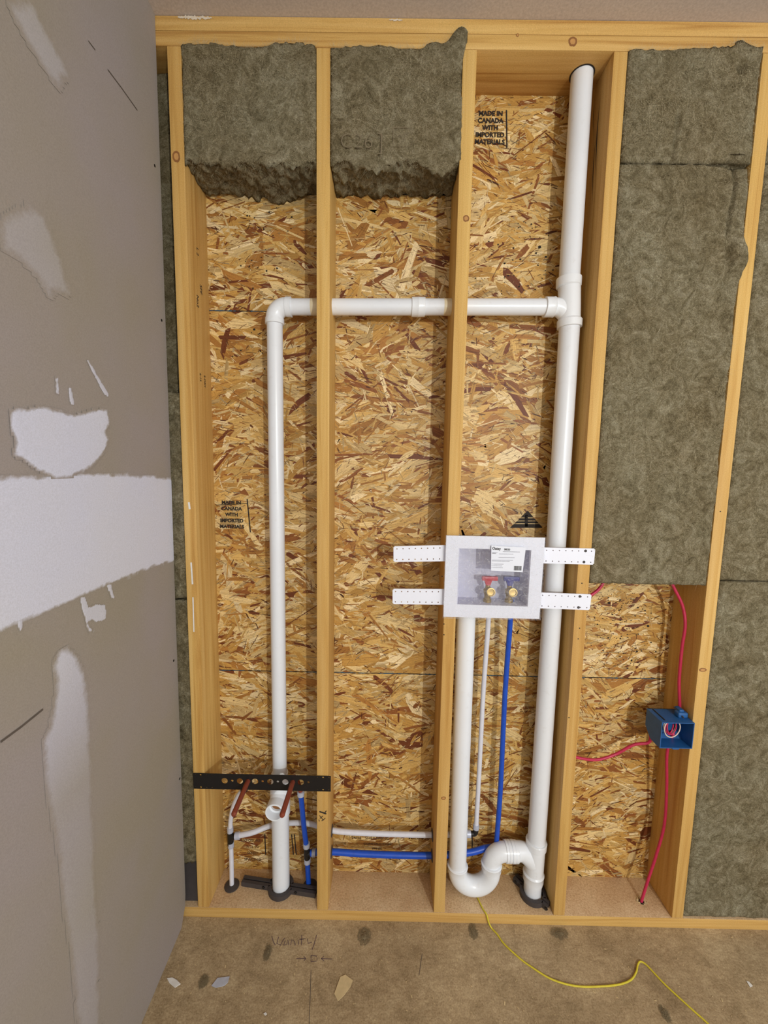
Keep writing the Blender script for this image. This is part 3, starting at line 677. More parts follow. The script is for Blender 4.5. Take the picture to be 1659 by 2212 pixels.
b3 = batt('square-topped upper batt in the fourth bay, under the top plate', SX[3] + W + 0.001, SX[4] - 0.002, 2.379, H + 0.002, -0.004, D - 0.002, 3, 0.002, tweak=tw3, fringe=1, fibres=5000, step=0.005, amp=0.005)
b4 = batt('tall grey-green batt with a torn slit, ending above the blue electrical box', SX[3] + W + 0.001, SX[4] - 0.001, 1.170, 2.376, -0.004, D - 0.002, 4, 0.0025, tweak=tw4, fibres=9000, step=0.0045, amp=0.005)
b5 = batt('batt right of the fifth stud at the top of the frame', SX[4] + W + 0.001, 2.03, 2.386, H, 0.0, D - 0.002, 5, 0.003, fibres=900)
b6 = batt('tall batt right of the fifth stud, above the thin dark seam', SX[4] + W + 0.001, 2.03, 1.1865, 2.382, 0.0, D - 0.002, 6, 0.0012, fibres=4500, top_rag=0.002)
b7 = batt('lowest batt at the right edge, standing on the bottom plate', SX[4] + W + 0.001, 2.03, 0.003, 1.1835, 0.0, D - 0.002, 7, 0.002, fibres=4500, top_rag=0.0012)
GG = 'wool strips in the narrow gap beside the drywall'
g1 = batt('upper dark wool strip in the narrow gap left of the first stud', -0.14, SX[0] - 0.001, 1.74, H - 0.001, 0.075, D - 0.002, 8, 0.004, amp=0.006, fibres=250, group=GG)
g2 = batt('middle lumpy wool strip in the narrow gap left of the first stud', -0.14, SX[0] - 0.001, 1.088, 1.735, 0.018, D - 0.002, 9, 0.004, amp=0.014, fibres=350, group=GG)
g3 = batt('lower lumpy wool strip in the gap, beside the end of the black bracket', -0.14, SX[0] - 0.001, 0.15, 1.082, 0.018, D - 0.002, 10, 0.01, amp=0.014, fibres=400, group=GG)
bm = bmesh.new(); add_box(bm, -0.155, -0.142, 0.002, D - .002, 0.001, H, 0.001)  # unseen board, added to stop light leaking into the gap
tag(bm_obj('light_block_board', bm, M['stud2']), 'added board keeping stray light out of the narrow gap behind the drywall end', 'board')
bm = bmesh.new()
v0 = [bm.verts.new(q) for q in ((-0.12, 0.02, 0.001), (-0.008, 0.02, 0.001), (-0.022, 0.045, 0.15), (-0.12, 0.045, 0.16))]
v1 = [bm.verts.new(v.co + Vector((0, 0.004, 0))) for v in v0]
bm.faces.new(v0); bm.faces.new(v1[::-1])
for i in range(4): bm.faces.new((v0[i], v1[i], v1[(i + 1) % 4], v0[(i + 1) % 4]))
tag(bm_obj('membrane_strip', bm, M['grey']), 'dark grey membrane strip at the foot of the narrow gap beside the drywall', 'membrane')
# faint print on second batt
for t, q, s in (('C26', (770, 320), 0.055), (']', (822, 322), 0.062)):
    p = at(*q, -0.0105)
    text_obj('printed_mark', t, M['faint'], p, s, (1, 0, 0), (0, 0, 1), (0, -1, 0), b2, bold=-0.0012, align='CENTER')
def loop_line(parent, pix, Y, wd, mat, name='printed_mark'):
    stroke3(name, [at(*q, Y) for q in pix], wd, (0, -1, 0), M[mat], parent)
for s_ in ([(850, 276), (889, 276), (890, 316), (850, 316), (850, 276)], [(853, 288), (860, 294), (867, 290)], [(866, 290), (870, 300), (870, 306)], [(886, 285), (876, 290), (873, 306)]):
    loop_line(b2, s_, -0.0085, 0.0014, 'faint')
# the dark seams in the tall batts
# ------------------------------------------------------------------ white drain and vent pipework
R15 = 0.0242; R2 = 0.0302; YP = 0.07
dp = empty('drain_pipework', (1.176, YP, 0.0), 'white plastic drain and vent pipework with trap, joined across three bays', 'pipes')
P = M['pvc']; PF = M['pvc_fit']
def hub(name, p0, axis, ln, r, root=dp, mat=PF, rim=0.0022):
    return lathe_obj(name, p0, axis, [(0, r - 0.003), (0.0008, r), (ln * 0.22, r + rim * 0.4), (ln * 0.5, r), (ln - 0.001, r), (ln, r - 0.003)], mat, root)
# left riser
tube_obj('vent_riser', [(0.267, YP, 0.42), (0.267, YP, 1.2), (0.267, YP, 1.975)], R15, P, dp, 40)
# elbow
ec = (0.267 + 0.036, 1.9685)
bm = bmesh.new(); pts = [Vector((0.267, YP, 1.955))] + arc(ec, 0.036, math.pi, math.pi / 2, 12, YP) + [Vector((0.316, YP, 2.0045))]
add_tube(bm, pts, R15 + 0.0028, 40)
add_lathe(bm, (0.267, YP, 1.952), (0, 0, 1), [(0, 0.026), (0.0008, 0.0292), (0.017, 0.0288), (0.018, 0.026)]); add_lathe(bm, (0.302, YP, 2.0045), (1, 0, 0), [(0, 0.026), (0.001, 0.0288), (0.017, 0.0292), (0.018, 0.026)])
under(dp, bm_obj('elbow', bm, PF, auto=35))
# horizontal vent
hA = Vector((0.31, YP, 2.0045)); hB = Vector((1.11, YP, 2.0155)); hd = (hB - hA).normalized()
tube_obj('cross_vent_pipe', [hA, hB], R15, P, dp, 40)
def hx(x): return hA + (hB - hA) * ((x - hA.x) / (hB.x - hA.x))
lathe_obj('coupling', hx(0.689), hd, [(0, 0.026), (0.0008, 0.0278), (0.019, 0.0285), (0.0205, 0.029), (0.022, 0.0285), (0.0405, 0.0278), (0.0413, 0.026)], PF, dp)
for a, b in ((0.380, 0.4084), (0.787, 0.8099)): lathe_obj('cream_band', hx(a), hd, [(0, R15), (0.0003, R15 + 0.0003), (b - a - 0.0003, R15 + 0.0003), (b - a, R15)], M['tinted'], dp)['label'] = 'cream primer band on the pipe'  # cream-toned bands on the pipe, just left of two studs
# upper tee
bm = bmesh.new()
add_tube(bm, [(1.1665, YP, 2.10), (1.168, YP, 2.08), (1.172, YP, 2.02), (1.1755, YP, 1.96)], 0.0325, 40)
add_lathe(bm, (1.1663, YP, 2.072), (-0.02, 0, 1), [(0, 0.0325), (0.004, 0.0362), (0.024, 0.0368), (0.0275, 0.0362), (0.0285, 0.031)])
add_lathe(bm, (1.1765, YP, 1.955), (-0.03, 0, 1), [(0, 0.031), (0.001, 0.0362), (0.021, 0.0366), (0.026, 0.033)])
add_tube(bm, smooth_path([(1.118, YP, 2.0157), (1.136, YP, 2.0155), (1.152, YP, 2.008), (1.168, YP, 1.992)], 6), 0.0265, 32)
add_lathe(bm, (1.096, YP, 2.0155), (1, 0, 0.01), [(0, 0.026), (0.0008, 0.0295), (0.006, 0.0292), (0.024, 0.0292), (0.0285, 0.0305), (0.031, 0.027)])
under(dp, bm_obj('tee', bm, PF, auto=35))
tube_obj('vent_stack', [(1.1668, YP, 2.09), (1.1665, YP, 2.40), (1.1665, YP, 2.69)], R2, P, dp, 48)
lathe_obj('bored_hole_rim', (1.1665, YP, H - 0.0006), (0, 0, 1), [(0, 0.034), (0.002, 0.034)], M['hole'], tp1, 40)
tube_obj('drain_stack', [(1.1765, YP, 1.965), (1.1785, YP, 1.0), (1.176, YP, 0.19)], R2, P, dp, 48)
# lower tee with trap arm
bm = bmesh.new()
add_tube(bm, [(1.1755, YP, 0.215), (1.174, YP, 0.14), (1.173, YP, 0.05)], 0.0325, 40)
add_lathe(bm, (1.1757, YP, 0.186), (0, 0, 1), [(0, 0.0325), (0.003, 0.0352), (0.026, 0.0362), (0.0275, 0.0352), (0.0285, 0.031)])
add_lathe(bm, (1.1725, YP, 0.060), (0, 0, 1), [(0, 0.0330), (0.001, 0.0352), (0.024, 0.0356), (0.0262, 0.0368), (0.029, 0.0352), (0.032, 0.0325)])
add_tube(bm, smooth_path([(1.104, YP - 0.003, 0.172), (1.125, YP, 0.170), (1.146, YP, 0.156), (1.166, YP, 0.134)], 6), 0.0315, 32)
under(dp, bm_obj('tee', bm, PF, auto=35))
tube_obj('floor_drain_pipe', [(1.1725, YP, 0.075), (1.1725, YP, -0.03)], R2, P, dp, 48)
# trap
YT = 0.062
bm = bmesh.new()
u = arc((0.9585, 0.0985), 0.0600, math.pi, 2 * math.pi, 26, YT)
e2 = arc((1.0185 + 0.046, 0.126), 0.046, math.pi, math.pi / 2, 14, YT + 0.003)
add_tube(bm, [Vector((0.8985, YT, 0.118))] + u + [Vector((1.0185, YT, 0.122))], 0.0318, 44)
add_lathe(bm, (0.8985, YT, 0.094), (0, 0, 1), [(0, 0.0318), (0.003, 0.0345), (0.021, 0.0350), (0.0235, 0.0362), (0.025, 0.0345), (0.0258, 0.0305)])
add_lathe(bm, (1.0185, YT, 0.104), (0, 0, 1), [(0, 0.0318), (0.003, 0.0345), (0.021, 0.0350), (0.0235, 0.0362), (0.025, 0.0345), (0.0258, 0.0305)])
under(dp, bm_obj('trap_bend', bm, PF, auto=35))
bm = bmesh.new()
add_tube(bm, [Vector((1.0185, YT, 0.118))] + e2 + [Vector((1.072, YT + 0.003, 0.172))], 0.0308, 40)
under(dp, bm_obj('trap_elbow', bm, PF, auto=35))
lathe_obj('union_nut', (1.064, YT + 0.004, 0.172), (1, 0, 0), [(0, 0.031), (0.001, 0.0345), (0.009, 0.0345), (0.0098, 0.033), (0.0105, 0.0345), (0.0185, 0.0350), (0.020, 0.0322), (0.0215, 0.0322), (0.0225, 0.0350), (0.032, 0.0350), (0.0328, 0.0335), (0.0335, 0.0345), (0.043, 0.0345), (0.044, 0.031)], PF, dp)
tube_obj('standpipe', [(0.8985, YT, 0.10), (0.8955, YT, 0.55), (0.8935, YT, 1.07)], R2, P, dp, 48)
lathe_obj('drain_plug', (0.935, YT + 0.01, 0.0005), (0, 0, 1), [(0, 0.012), (0.002, 0.014), (0.008, 0.014), (0.010, 0.011)], M['black'], dp, 20)
# lower left tee for the basin
bm = bmesh.new()
add_lathe(bm, (0.267, YP, 0.30), (0, 0, 1), [(0, 0.031), (0.001, 0.0345), (0.05, 0.0345), (0.10, 0.0338), (0.114, 0.030), (0.135, 0.0285), (0.152, 0.0285), (0.153, 0.0245)])
br = [Vector((0.267, YP, 0.385)), Vector((0.267, 0.045, 0.372)), Vector((0.267, 0.034, 0.366))]
add_tube(bm, br, 0.0285, 36)
under(dp, bm_obj('tee', bm, PF, auto=35))
lathe_obj('open_hub', (0.2665, 0.037, 0.3645), (0, -1, 0), [(0, 0.0265), (0.001, 0.0305), (0.036, 0.0312), (0.039, 0.0308), (0.040, 0.0298), (0.0398, 0.0262), (0.012, 0.0252), (0.010, 0.0200), (0.001, 0.0198)], PF, dp, 44, False)
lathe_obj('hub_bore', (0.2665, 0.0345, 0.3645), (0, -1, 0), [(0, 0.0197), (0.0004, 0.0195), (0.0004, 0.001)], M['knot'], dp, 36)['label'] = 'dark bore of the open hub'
tube_obj('floor_drain_pipe', [(0.2672, YP, 0.33), (0.2672, YP, -0.03)], R2, P, dp, 48)

# ------------------------------------------------------------------ laundry outlet box
lb = empty('laundry_outlet_box', (0.955, 0.0, 1.06), 'white laundry outlet box under clear film, screwed across two studs', 'outlet box')
def qframe(bm, outer, inner, y0, y1):
    """frame between two quads (x,z) given TL,TR,BR,BL"""
    for a, b in ((0, 1), (1, 2), (2, 3), (3, 0)):
        v = [bm.verts.new((q[0], y, q[1])) for y in (y0, y1) for q in (outer[a], outer[b], inner[b], inner[a])]
        for f in ((0, 1, 2, 3), (7, 6, 5, 4), (0, 4, 5, 1), (2, 6, 7, 3)): bm.faces.new([v[i] for i in f])
    bmesh.ops.remove_doubles(bm, verts=bm.verts, dist=1e-5)
OUT = [(0.8065, 1.3158), (1.1062, 1.3142), (1.1035, 1.0590), (0.8062, 1.0602)]; INN = [(0.8458, 1.2772), (1.0662, 1.2753), (1.0652, 1.0980), (0.8460, 1.1010)]
bm = bmesh.new(); qframe(bm, OUT, INN, -0.020, -0.015)
fr = bm_obj('face_frame', bm, M['box']); under(lb, fr)
OB = [(0.8110, 1.3110), (1.1015, 1.3095), (1.0985, 1.0640), (0.8105, 1.0650)]
bm = bmesh.new(); qframe(bm, OB, [(0.8135, 1.3085), (1.0990, 1.307), (1.096, 1.0665), (0.813, 1.0675)], -0.016, -0.0055); under(lb, bm_obj('frame_lip', bm, M['box']))
bm = bmesh.new()
X0, X1, Z0, Z1, YB = 0.849, 1.064, 1.098, 1.276, 0.062
add_box(bm, X0 - 0.003, X1 + 0.003, YB, YB + 0.003, Z0 - 0.003, Z1 + 0.003)
add_box(bm, X0 - 0.003, X0, -0.0155, YB, Z0, Z1); add_box(bm, X1, X1 + 0.003, -0.0155, YB, Z0, Z1)
add_box(bm, X0 - 0.003, X1 + 0.003, -0.0155, YB, Z1, Z1 + 0.003); add_box(bm, X0 - 0.003, X1 + 0.003, -0.0155, YB + 0.003, Z0 - 0.003, Z0)
under(lb, bm_obj('recessed_tub', bm, M['tub']))
def valve(x, hm, hname, lab):
    z = 1.128
    lathe_obj('valve_body', (x, 0.022, Z0), (0, 0, 1), [(0, 0.013), (0.008, 0.013), (0.009, 0.010), (0.022, 0.010), (0.030, 0.013), (0.040, 0.013), (0.044, 0.008), (0.058, 0.007)], M['brass'], lb, 20)
    lathe_obj('valve_outlet', (x + 0.003, 0.024, z + 0.005), (0, -1, 0.15), [(0, 0.010), (0.018, 0.010), (0.019, 0.0135), (0.034, 0.0135), (0.0342, 0.0105), (0.030, 0.010), (0.0295, 0.001)], M['brass'], lb, 24)
    bm = bmesh.new()
    add_box(bm, x - 0.022, x + 0.028, 0.008, 0.022, 1.169, 1.183, 0.003)
    v0 = [bm.verts.new(q) for q in ((x - 0.014, 0.010, 1.170), (x + 0.010, 0.010, 1.170), (x + 0.005, 0.010, 1.154), (x - 0.008, 0.010, 1.154))]
    v1 = [bm.verts.new((v.co.x, 0.022, v.co.z)) for v in v0]
    bm.faces.new(v0); bm.faces.new(v1[::-1])
    for i in range(4): bm.faces.new((v0[i], v1[i], v1[(i + 1) % 4], v0[(i + 1) % 4]))
    o = bm_obj('valve_handle', bm, hm, auto=40); under(lb, o); o['label'] = lab
valve(0.950, M['red'], 'r', 'red valve handle'); valve(1.0185, M['navy'], 'b', 'dark blue valve handle')
# film: crinkled sheet over the face
bm = bmesh.new(); nx, nz = 70, 60; g = []
for i in range(nx + 1):
    row = []
    for k in range(nz + 1):
        u_, v_ = i / nx, k / nz
        top = Vector((0.8035, 0, 1.3185)).lerp(Vector((1.109, 0, 1.317)), u_); bot = Vector((0.803, 0, 1.0565)).lerp(Vector((1.1065, 0, 1.0555)), u_)
        p = bot.lerp(top, v_)
        n_ = mnoise.noise(Vector((p.x * 26, p.z * 38, 2))) + 0.6 * abs(mnoise.noise(Vector((p.x * 60 + p.z * 40, p.z * 30, 7)))) + 0.3 * mnoise.noise(Vector((p.x * 150, p.z * 120, 3)))
        row.append(bm.verts.new((p.x, -0.0235 - 0.0030 * n_, p.z)))
    g.append(row)
for i in range(nx):
    for k in range(nz): bm.faces.new((g[i][k], g[i + 1][k], g[i + 1][k + 1], g[i][k + 1]))
under(lb, bm_obj('clear_film', bm, M['film'], smooth=True))
# label
LY = -0.0275
lq = [(0.9425, 1.2885), (1.0470, 1.2850), (1.0410, 1.2080), (0.9445, 1.2118)]
o = mesh_obj('paper_label', [(q[0], y, q[1]) for y in (LY, LY + 0.0004) for q in lq], [(0, 1, 2, 3), (7, 6, 5, 4), (0, 4, 5, 1), (1, 5, 6, 2), (2, 6, 7, 3), (3, 7, 4, 0)], M['label']); under(lb, o)
def lt(t, x, z, s, bold=0.0, sx=1.0): text_obj('label_print', t, M['ink'], (x, LY, z), s, (1, 0, -0.03), (0.02, 0, 1), (0, -1, 0), lb, bold=bold, sx=sx, lift=0.0003)
lt('Oatey', 0.9455, 1.2765, 0.0120, 0.00035, 0.85); lt('38533', 0.981, 1.2755, 0.0075, 0.0003)
# the small print is too small to read in the photo: rows of broken dashes
rp = random.Random(12); bm = bmesh.new()
for xa, xb, z, h in ((0.978, 1.030, 0.2700, 0.0016), (0.9455, 0.9620, 0.2680, 0.0012), (0.9455, 0.9580, 0.2640, 0.0026), (0.967, 1.010, 0.2630, 0.0015), (0.966, 1.014, 0.2520, 0.0015), (0.946, 1.010, 0.2440, 0.0013), (0.946, 1.000, 0.2408, 0.0013),
                     (0.9465, 0.9480, 0.2310, 0.0028), (0.951, 0.982, 0.2310, 0.0016), (0.9465, 0.9480, 0.2255, 0.0028), (0.951, 0.978, 0.2255, 0.0016), (0.9465, 0.9480, 0.2200, 0.0028), (0.951, 0.980, 0.2200, 0.0016)):
    x = xa
    while x < xb:
        l = min(rp.uniform(0.0012, 0.0040), xb - x); add_box(bm, x, x + l, LY - 0.0003, LY - 0.0001, 1 + z, 1 + z + h); x += l + 0.0006
under(lb, bm_obj('label_print', bm, M['microprint']))
bm = bmesh.new(); x = 1.014; rb = random.Random(3)
while x < 1.0355: wd = rb.choice([0.0005, 0.001, 0.0016]); add_box(bm, x, x + wd, LY - 0.0004, LY - 0.0001, 1.2135, 1.2270); x += wd + rb.choice([0.0006, 0.001])
under(lb, bm_obj('barcode', bm, M['ink']))
# mounting arms with holes
def arm(q, n, xh0, xh1, lab, screws=()):
    (xa, za), (xb, zb), (xc, zc), (xd, zd) = q   # TL TR BR BL
    bm = bmesh.new(); v0 = [bm.verts.new((a, -0.0052, b)) for a, b in q]; v1 = [bm.verts.new((a, -0.0012, b)) for a, b in q]
    bm.faces.new(v0); bm.faces.new(v1[::-1])
    for i in range(4): bm.faces.new((v0[i], v1[i], v1[(i + 1) % 4], v0[(i + 1) % 4]))
    vert_e = [e for e in bm.edges if abs(e.verts[0].co.y - e.verts[1].co.y) > 0.001]
    bmesh.ops.bevel(bm, geom=vert_e, offset=0.003, segments=3, affect='EDGES')
    o = bm_obj('mounting_arm', bm, M['box'])
    cb = bmesh.new()
    for i in range(n):
        x = xh0 + (xh1 - xh0) * i / (n - 1); t = (x - xa) / (xb - xa); zt = za + (zb - za) * t; zl = zd + (zc - zd) * t
        for z in (zt - 0.0085, zl + 0.0075): add_lathe(cb, (x, -0.01, z), (0, 1, 0), [(0, 0.0020), (0.012, 0.0020)], 10)
    boolean(o, cb); under(lb, o)
    for x, z in screws: lathe_obj('screw_head', (x, -0.0050, z), (0, -1, 0), [(0, 0.004), (0.001, 0.0042), (0.0018, 0.003), (0.0014, 0.001)], M['grey'], lb, 14)
arm([(0.6467, 1.2768), (0.815, 1.2835), (0.815, 1.2330), (0.6477, 1.2273)], 8, 0.6575, 0.7900, '')
arm([(0.6465, 1.1417), (0.815, 1.1440), (0.815, 1.0938), (0.6474, 1.0925)], 8, 0.6560, 0.7900, '')
arm([(1.098, 1.2815), (1.2680, 1.2812), (1.2670, 1.2302), (1.098, 1.2320)], 8, 1.1190, 1.2570, '', [(1.2385, 1.2735), (1.2360, 1.2385)])
arm([(1.098, 1.1390), (1.2671, 1.1360), (1.2650, 1.0852), (1.098, 1.0885)], 8, 1.1150, 1.2550, '', [(1.2310, 1.1290), (1.2290, 1.0935)])

# ------------------------------------------------------------------ supply tubing
PT1 = at(527, 1702, 0.045); PT2 = at(650, 1712, 0.045)
RT = 0.0108; RS = 0.0080
hot = empty('white_supply_tubing', (0.0805, 0.085, 0.0), 'white flexible supply tubing rising from the plate and running to the outlet box', 'water tubing')
def collar(p, ax, r, root, ln=0.012): 
    p = Vector(p); a = Vector(ax).normalized(); return lathe_obj('crimp_ring', p - a * ln / 2, a, [(0, r), (0.001, r + 0.0028), (ln - 0.001, r + 0.0028), (ln, r)], M['ring'], root, 24)
tube_obj('tube', smooth_path([(0.0865, 0.075, -0.01), (0.083, 0.086, 0.07), (0.0812, 0.09, 0.150)]), RS, M['wpex'], hot)
tube_obj('tube', smooth_path([(0.0795, 0.09, 0.200), (0.084, 0.088, 0.255), (0.101, 0.074, 0.320), at(517, 1715, 0.055), PT1 - Vector((0.004, 0, 0.012)), PT1]), RS, M['wpex'], hot)
tube_obj('tube', smooth_path([(0.098, 0.09, 0.185), (0.16, 0.09, 0.200), (0.235, 0.112, 0.212), (0.35, 0.112, 0.221), (0.452, 0.09, 0.215), (0.586, 0.09, 0.2072), (0.803, 0.09, 0.2065), (0.925, 0.09, 0.213)]), RT - 0.0015, M['wpex'], hot)
tube_obj('tube', smooth_path([(0.9645, 0.088, 0.235), (0.9668, 0.088, 0.50), (0.9672, 0.085, 0.75), (0.9665, 0.06, 1.0), (0.958, 0.03, 1.10)]), RS, M['wpex'], hot)
bm = bmesh.new(); add_tube(bm, [(0.0805, 0.09, 0.15), (0.0795, 0.09, 0.205)], 0.0105, 16); add_tube(bm, [(0.0805, 0.09, 0.180), (0.104, 0.09, 0.185)], 0.0105, 16); under(hot, bm_obj('tee_fitting', bm, M['black'], auto=40))
collar((0.0812, 0.09, 0.150), (0, 0, 1), RS, hot, 0.02); collar((0.0800, 0.09, 0.210), (0, 0, 1), RS, hot, 0.02); collar((0.106, 0.09, 0.186), (1, 0, 0.15), RT - 0.001, hot, 0.018)
bm = bmesh.new(); add_tube(bm, smooth_path([(0.935, 0.09, 0.214), (0.957, 0.09, 0.215), (0.964, 0.089, 0.222), (0.9645, 0.088, 0.240)], 4), 0.0092, 16); under(hot, bm_obj('elbow_fitting', bm, M['black'], auto=40))
collar((0.938, 0.09, 0.214), (1, 0, 0), RT - 0.001, hot, 0.018); collar((0.9645, 0.088, 0.245), (0, 0, 1), RS, hot, 0.018)
cold = empty('blue_supply_tubing', (0.3654, 0.079, 0.0), 'blue flexible supply tubing rising from the plate and running to the outlet box', 'water tubing')
tube_obj('tube', smooth_path([(0.3654, 0.079, -0.01), (0.3625, 0.08, 0.05), (0.3602, 0.08, 0.105)]), RS + 0.001, M['bpex'], cold)
tube_obj('tube', smooth_path([(0.3572, 0.08, 0.158), (0.3505, 0.072, 0.24), at(652, 1740, 0.055), PT2 - Vector((0, 0, 0.012)), PT2]), RS + 0.001, M['bpex'], cold)
tube_obj('tube', smooth_path([(0.372, 0.08, 0.1335), (0.405, 0.08, 0.1385), (0.454, 0.08, 0.1404), (0.587, 0.08, 0.1345), (0.80, 0.08, 0.1343), (0.935, 0.085, 0.143), (1.00, 0.092, 0.155), (1.03, 0.092, 0.160)]), RT, M['bpex'], cold)
tube_obj('tube', smooth_path([(1.0405, 0.09, 0.17), (1.0425, 0.082, 0.40), (1.0405, 0.08, 0.75), (1.0388, 0.06, 1.0), (1.030, 0.03, 1.10)]), RS + 0.0005, M['bpex'], cold)
bm = bmesh.new(); add_tube(bm, [(0.3600, 0.08, 0.106), (0.3575, 0.08, 0.158)], 0.0105, 16); add_tube(bm, [(0.359, 0.08, 0.132), (0.379, 0.08, 0.134)], 0.0105, 16); under(cold, bm_obj('tee_fitting', bm, M['black'], auto=40))
collar((0.3602, 0.08, 0.103), (0, 0, 1), RS + 0.001, cold, 0.018); collar((0.3572, 0.08, 0.165), (0, 0, 1), RS + 0.001, cold, 0.018); collar((0.384, 0.08, 0.135), (1, 0, 0), RT, cold, 0.014)
tube_obj('elbow_fitting', smooth_path([(1.02, 0.092, 0.159), (1.036, 0.092, 0.161), (1.0405, 0.09, 0.178)], 4), 0.0095, M['black'], cold)
# copper stub-outs poking through the bracket
def stub(x, dx, pex_top, label, mat_ring):
    o = empty('copper_stub_out', (x, -0.004, 0.478), label, 'copper pipe')
    zt = 0.478
    # vertical leg behind the bracket, sharp bend, horizontal leg toward the room
    pts = smooth_path([pex_top, Vector(pex_top).lerp(Vector((x, 0.034, zt)), 0.55), (x, 0.027, zt - 0.010), (x, 0.021, zt - 0.002), (x, 0.012, zt)], 5) + [Vector((x, 0.0, zt)), Vector((x + dx, -0.118, zt - 0.010))]
    tube_obj('copper_tube', pts, 0.0079, M['copper'], o, 20)
    lathe_obj('end_cap', (x + dx, -0.116, zt - 0.010), (0, -1, -0.08), [(0, 0.0079), (0.001, 0.0082), (0.006, 0.0080), (0.010, 0.0055), (0.011, 0.001)], M['copper'], o, 20)
    lathe_obj('crimp_ring', Vector(pex_top) - Vector((0, 0, 0.012)), (0, 0, 1), [(0, 0.0088), (0.001, 0.0118), (0.017, 0.0118), (0.018, 0.0088)], mat_ring, o, 20)
    return o
stub(0.1805, -0.003, tuple(PT1), 'left copper stub-out, poking through the black bracket above the white tube', M['black'])
stub(0.3290, -0.005, tuple(PT2), 'right copper stub-out, passing in front of the open white drain hub', M['ring'])
# black perforated bracket
BZ0, BZ1 = 0.4468, 0.5022
bm = bmesh.new(); add_box(bm, -0.001, 0.4550, -0.0034, -0.0012, BZ0, BZ1, 0.0004, 1)
bk = bm_obj('stub_out_bracket', bm, M['blacksteel'])
cb = bmesh.new(); zc = (BZ0 + BZ1) / 2 + 0.003
for x in (0.1030, 0.1535, 0.2040, 0.2545, 0.3045, 0.3555): add_lathe(cb, (x, -0.01, zc), (0, 1, 0), [(0, 0.0105), (0.02, 0.0105)], 22)
for x in (0.1805, 0.3290): add_lathe(cb, (x, -0.01, 0.478), (0, 1, 0), [(0, 0.0083), (0.02, 0.0083)], 22)
for x in (0.1283, 0.2293, 0.2797, 0.3810):
    add_lathe(cb, (x, -0.01, zc + 0.001), (0, 1, 0), [(0, 0.0042), (0.02, 0.0042)], 12)
for x in (0.006, 0.024, 0.043, 0.061, 0.412, 0.430, 0.449):
    for z in (BZ0 + 0.0055, BZ1 - 0.0055): add_lathe(cb, (x, -0.01, z), (0, 1, 0), [(0, 0.0016 if x not in (0.024, 0.430) else 0.0034), (0.02, 0.0016 if x not in (0.024, 0.430) else 0.0034)], 10)
boolean(bk, cb); tag(bk, 'black perforated steel bracket nailed across the two leftmost studs', 'bracket')
# grey bushings where tubes cross studs
def bushing(x, y, z, side, label):
    o = lathe_obj('tube_bushing', (x, y, z), (side, 0, 0), [(0, 0.012), (0, 0.020), (0.002, 0.020), (0.004, 0.0135), (0.0042, 0.012)], M['grey'], None, 24, False)
    tag(o, label, 'bushing', 'grey bushings around tubes at the studs')
bushing(SX[1] + W, 0.09, 0.2148, 1, 'grey bushing around the white tube, second stud'); bushing(SX[1] + W, 0.08, 0.1402, 1, 'grey bushing around the blue tube, second stud')
bushing(SX[2], 0.09, 0.2065, -1, 'grey bushing around the white tube, left side of third stud'); bushing(SX[2], 0.08, 0.1343, -1, 'grey bushing around the blue tube, left side of third stud')
def disc(x, y, label):
    o = lathe_obj('floor_gasket', (x, y, 0.0004), (0, 0, 1), [(0, 0.026), (0.0025, 0.026), (0.004, 0.020), (0.0045, 0.0105)], M['grey'], None, 32, True)
    tag(o, label, 'gasket', 'grey gaskets on the bottom plate')
disc(0.0870, 0.075, 'round grey gasket where the white tube enters the plate'); disc(0.3700, 0.080, 'round grey gasket where the blue tube enters the plate')
# pipe clamps on the plate
def clamp(cx, cy, rot, L1, L2, label):
    o = empty('pipe_clamp', (cx, cy, 0.0), label, 'pipe clamp', 'dark grey pipe clamps on the bottom plate')
    Rz = Matrix.Rotation(rot, 4, 'Z'); T_ = Matrix.Translation((cx, cy, 0)) @ Rz
    for nm, sgn in (('clamp_half', -1), ('clamp_half', 1)):
        n = 18; pts = []
        prof = [(-L1, sgn * 0.008), (-0.040, sgn * 0.008)]
        prof += [(0.0395 * math.cos(math.pi - math.pi * k / n * 0.86 - 0.22), sgn * 0.0395 * math.sin(math.pi - math.pi * k / n * 0.86 - 0.22)) for k in range(n + 1)]
        prof += [(0.040, sgn * 0.008), (L2, sgn * 0.008)]
        bm = bmesh.new(); prev = None; hw = 0.0055
        ins = []
        for i, p in enumerate(prof):
            a = prof[max(i - 1, 0)]; b = prof[min(i + 1, len(prof) - 1)]; t = Vector((b[0] - a[0], b[1] - a[1], 0)).normalized(); nrm = Vector((-t.y, t.x, 0)) * hw
            c = Vector((p[0], p[1], 0)); q = [bm.verts.new(T_ @ (c + s * nrm + Vector((0, 0, z)))) for s, z in ((-1, 0.0008), (1, 0.0008), (1, 0.018), (-1, 0.018))]
            if prev:
                for k in range(4): bm.faces.new((prev[k], prev[(k + 1) % 4], q[(k + 1) % 4], q[k]))
            else: bm.faces.new(q)
            prev = q
        bm.faces.new(prev[::-1])
        h = bm_obj(nm, bm, M['grey'], auto=30); under(o, h)
    for s in (-1, 1):
        p = T_ @ Vector((s * 0.060, -0.0135, 0.012)); lathe_obj('bolt_head', p, (Rz @ Vector((0, -1, 0))), [(0, 0.005), (0.003, 0.005), (0.004, 0.003)], M['black'], o, 6)
clamp(0.267, 0.068, -0.13, 0.145, 0.132, 'long dark grey clamp around the base of the left drain pipe')
clamp(1.1725, 0.066, -0.86, 0.072, 0.058, 'short skewed dark grey clamp around the base of the right stack')

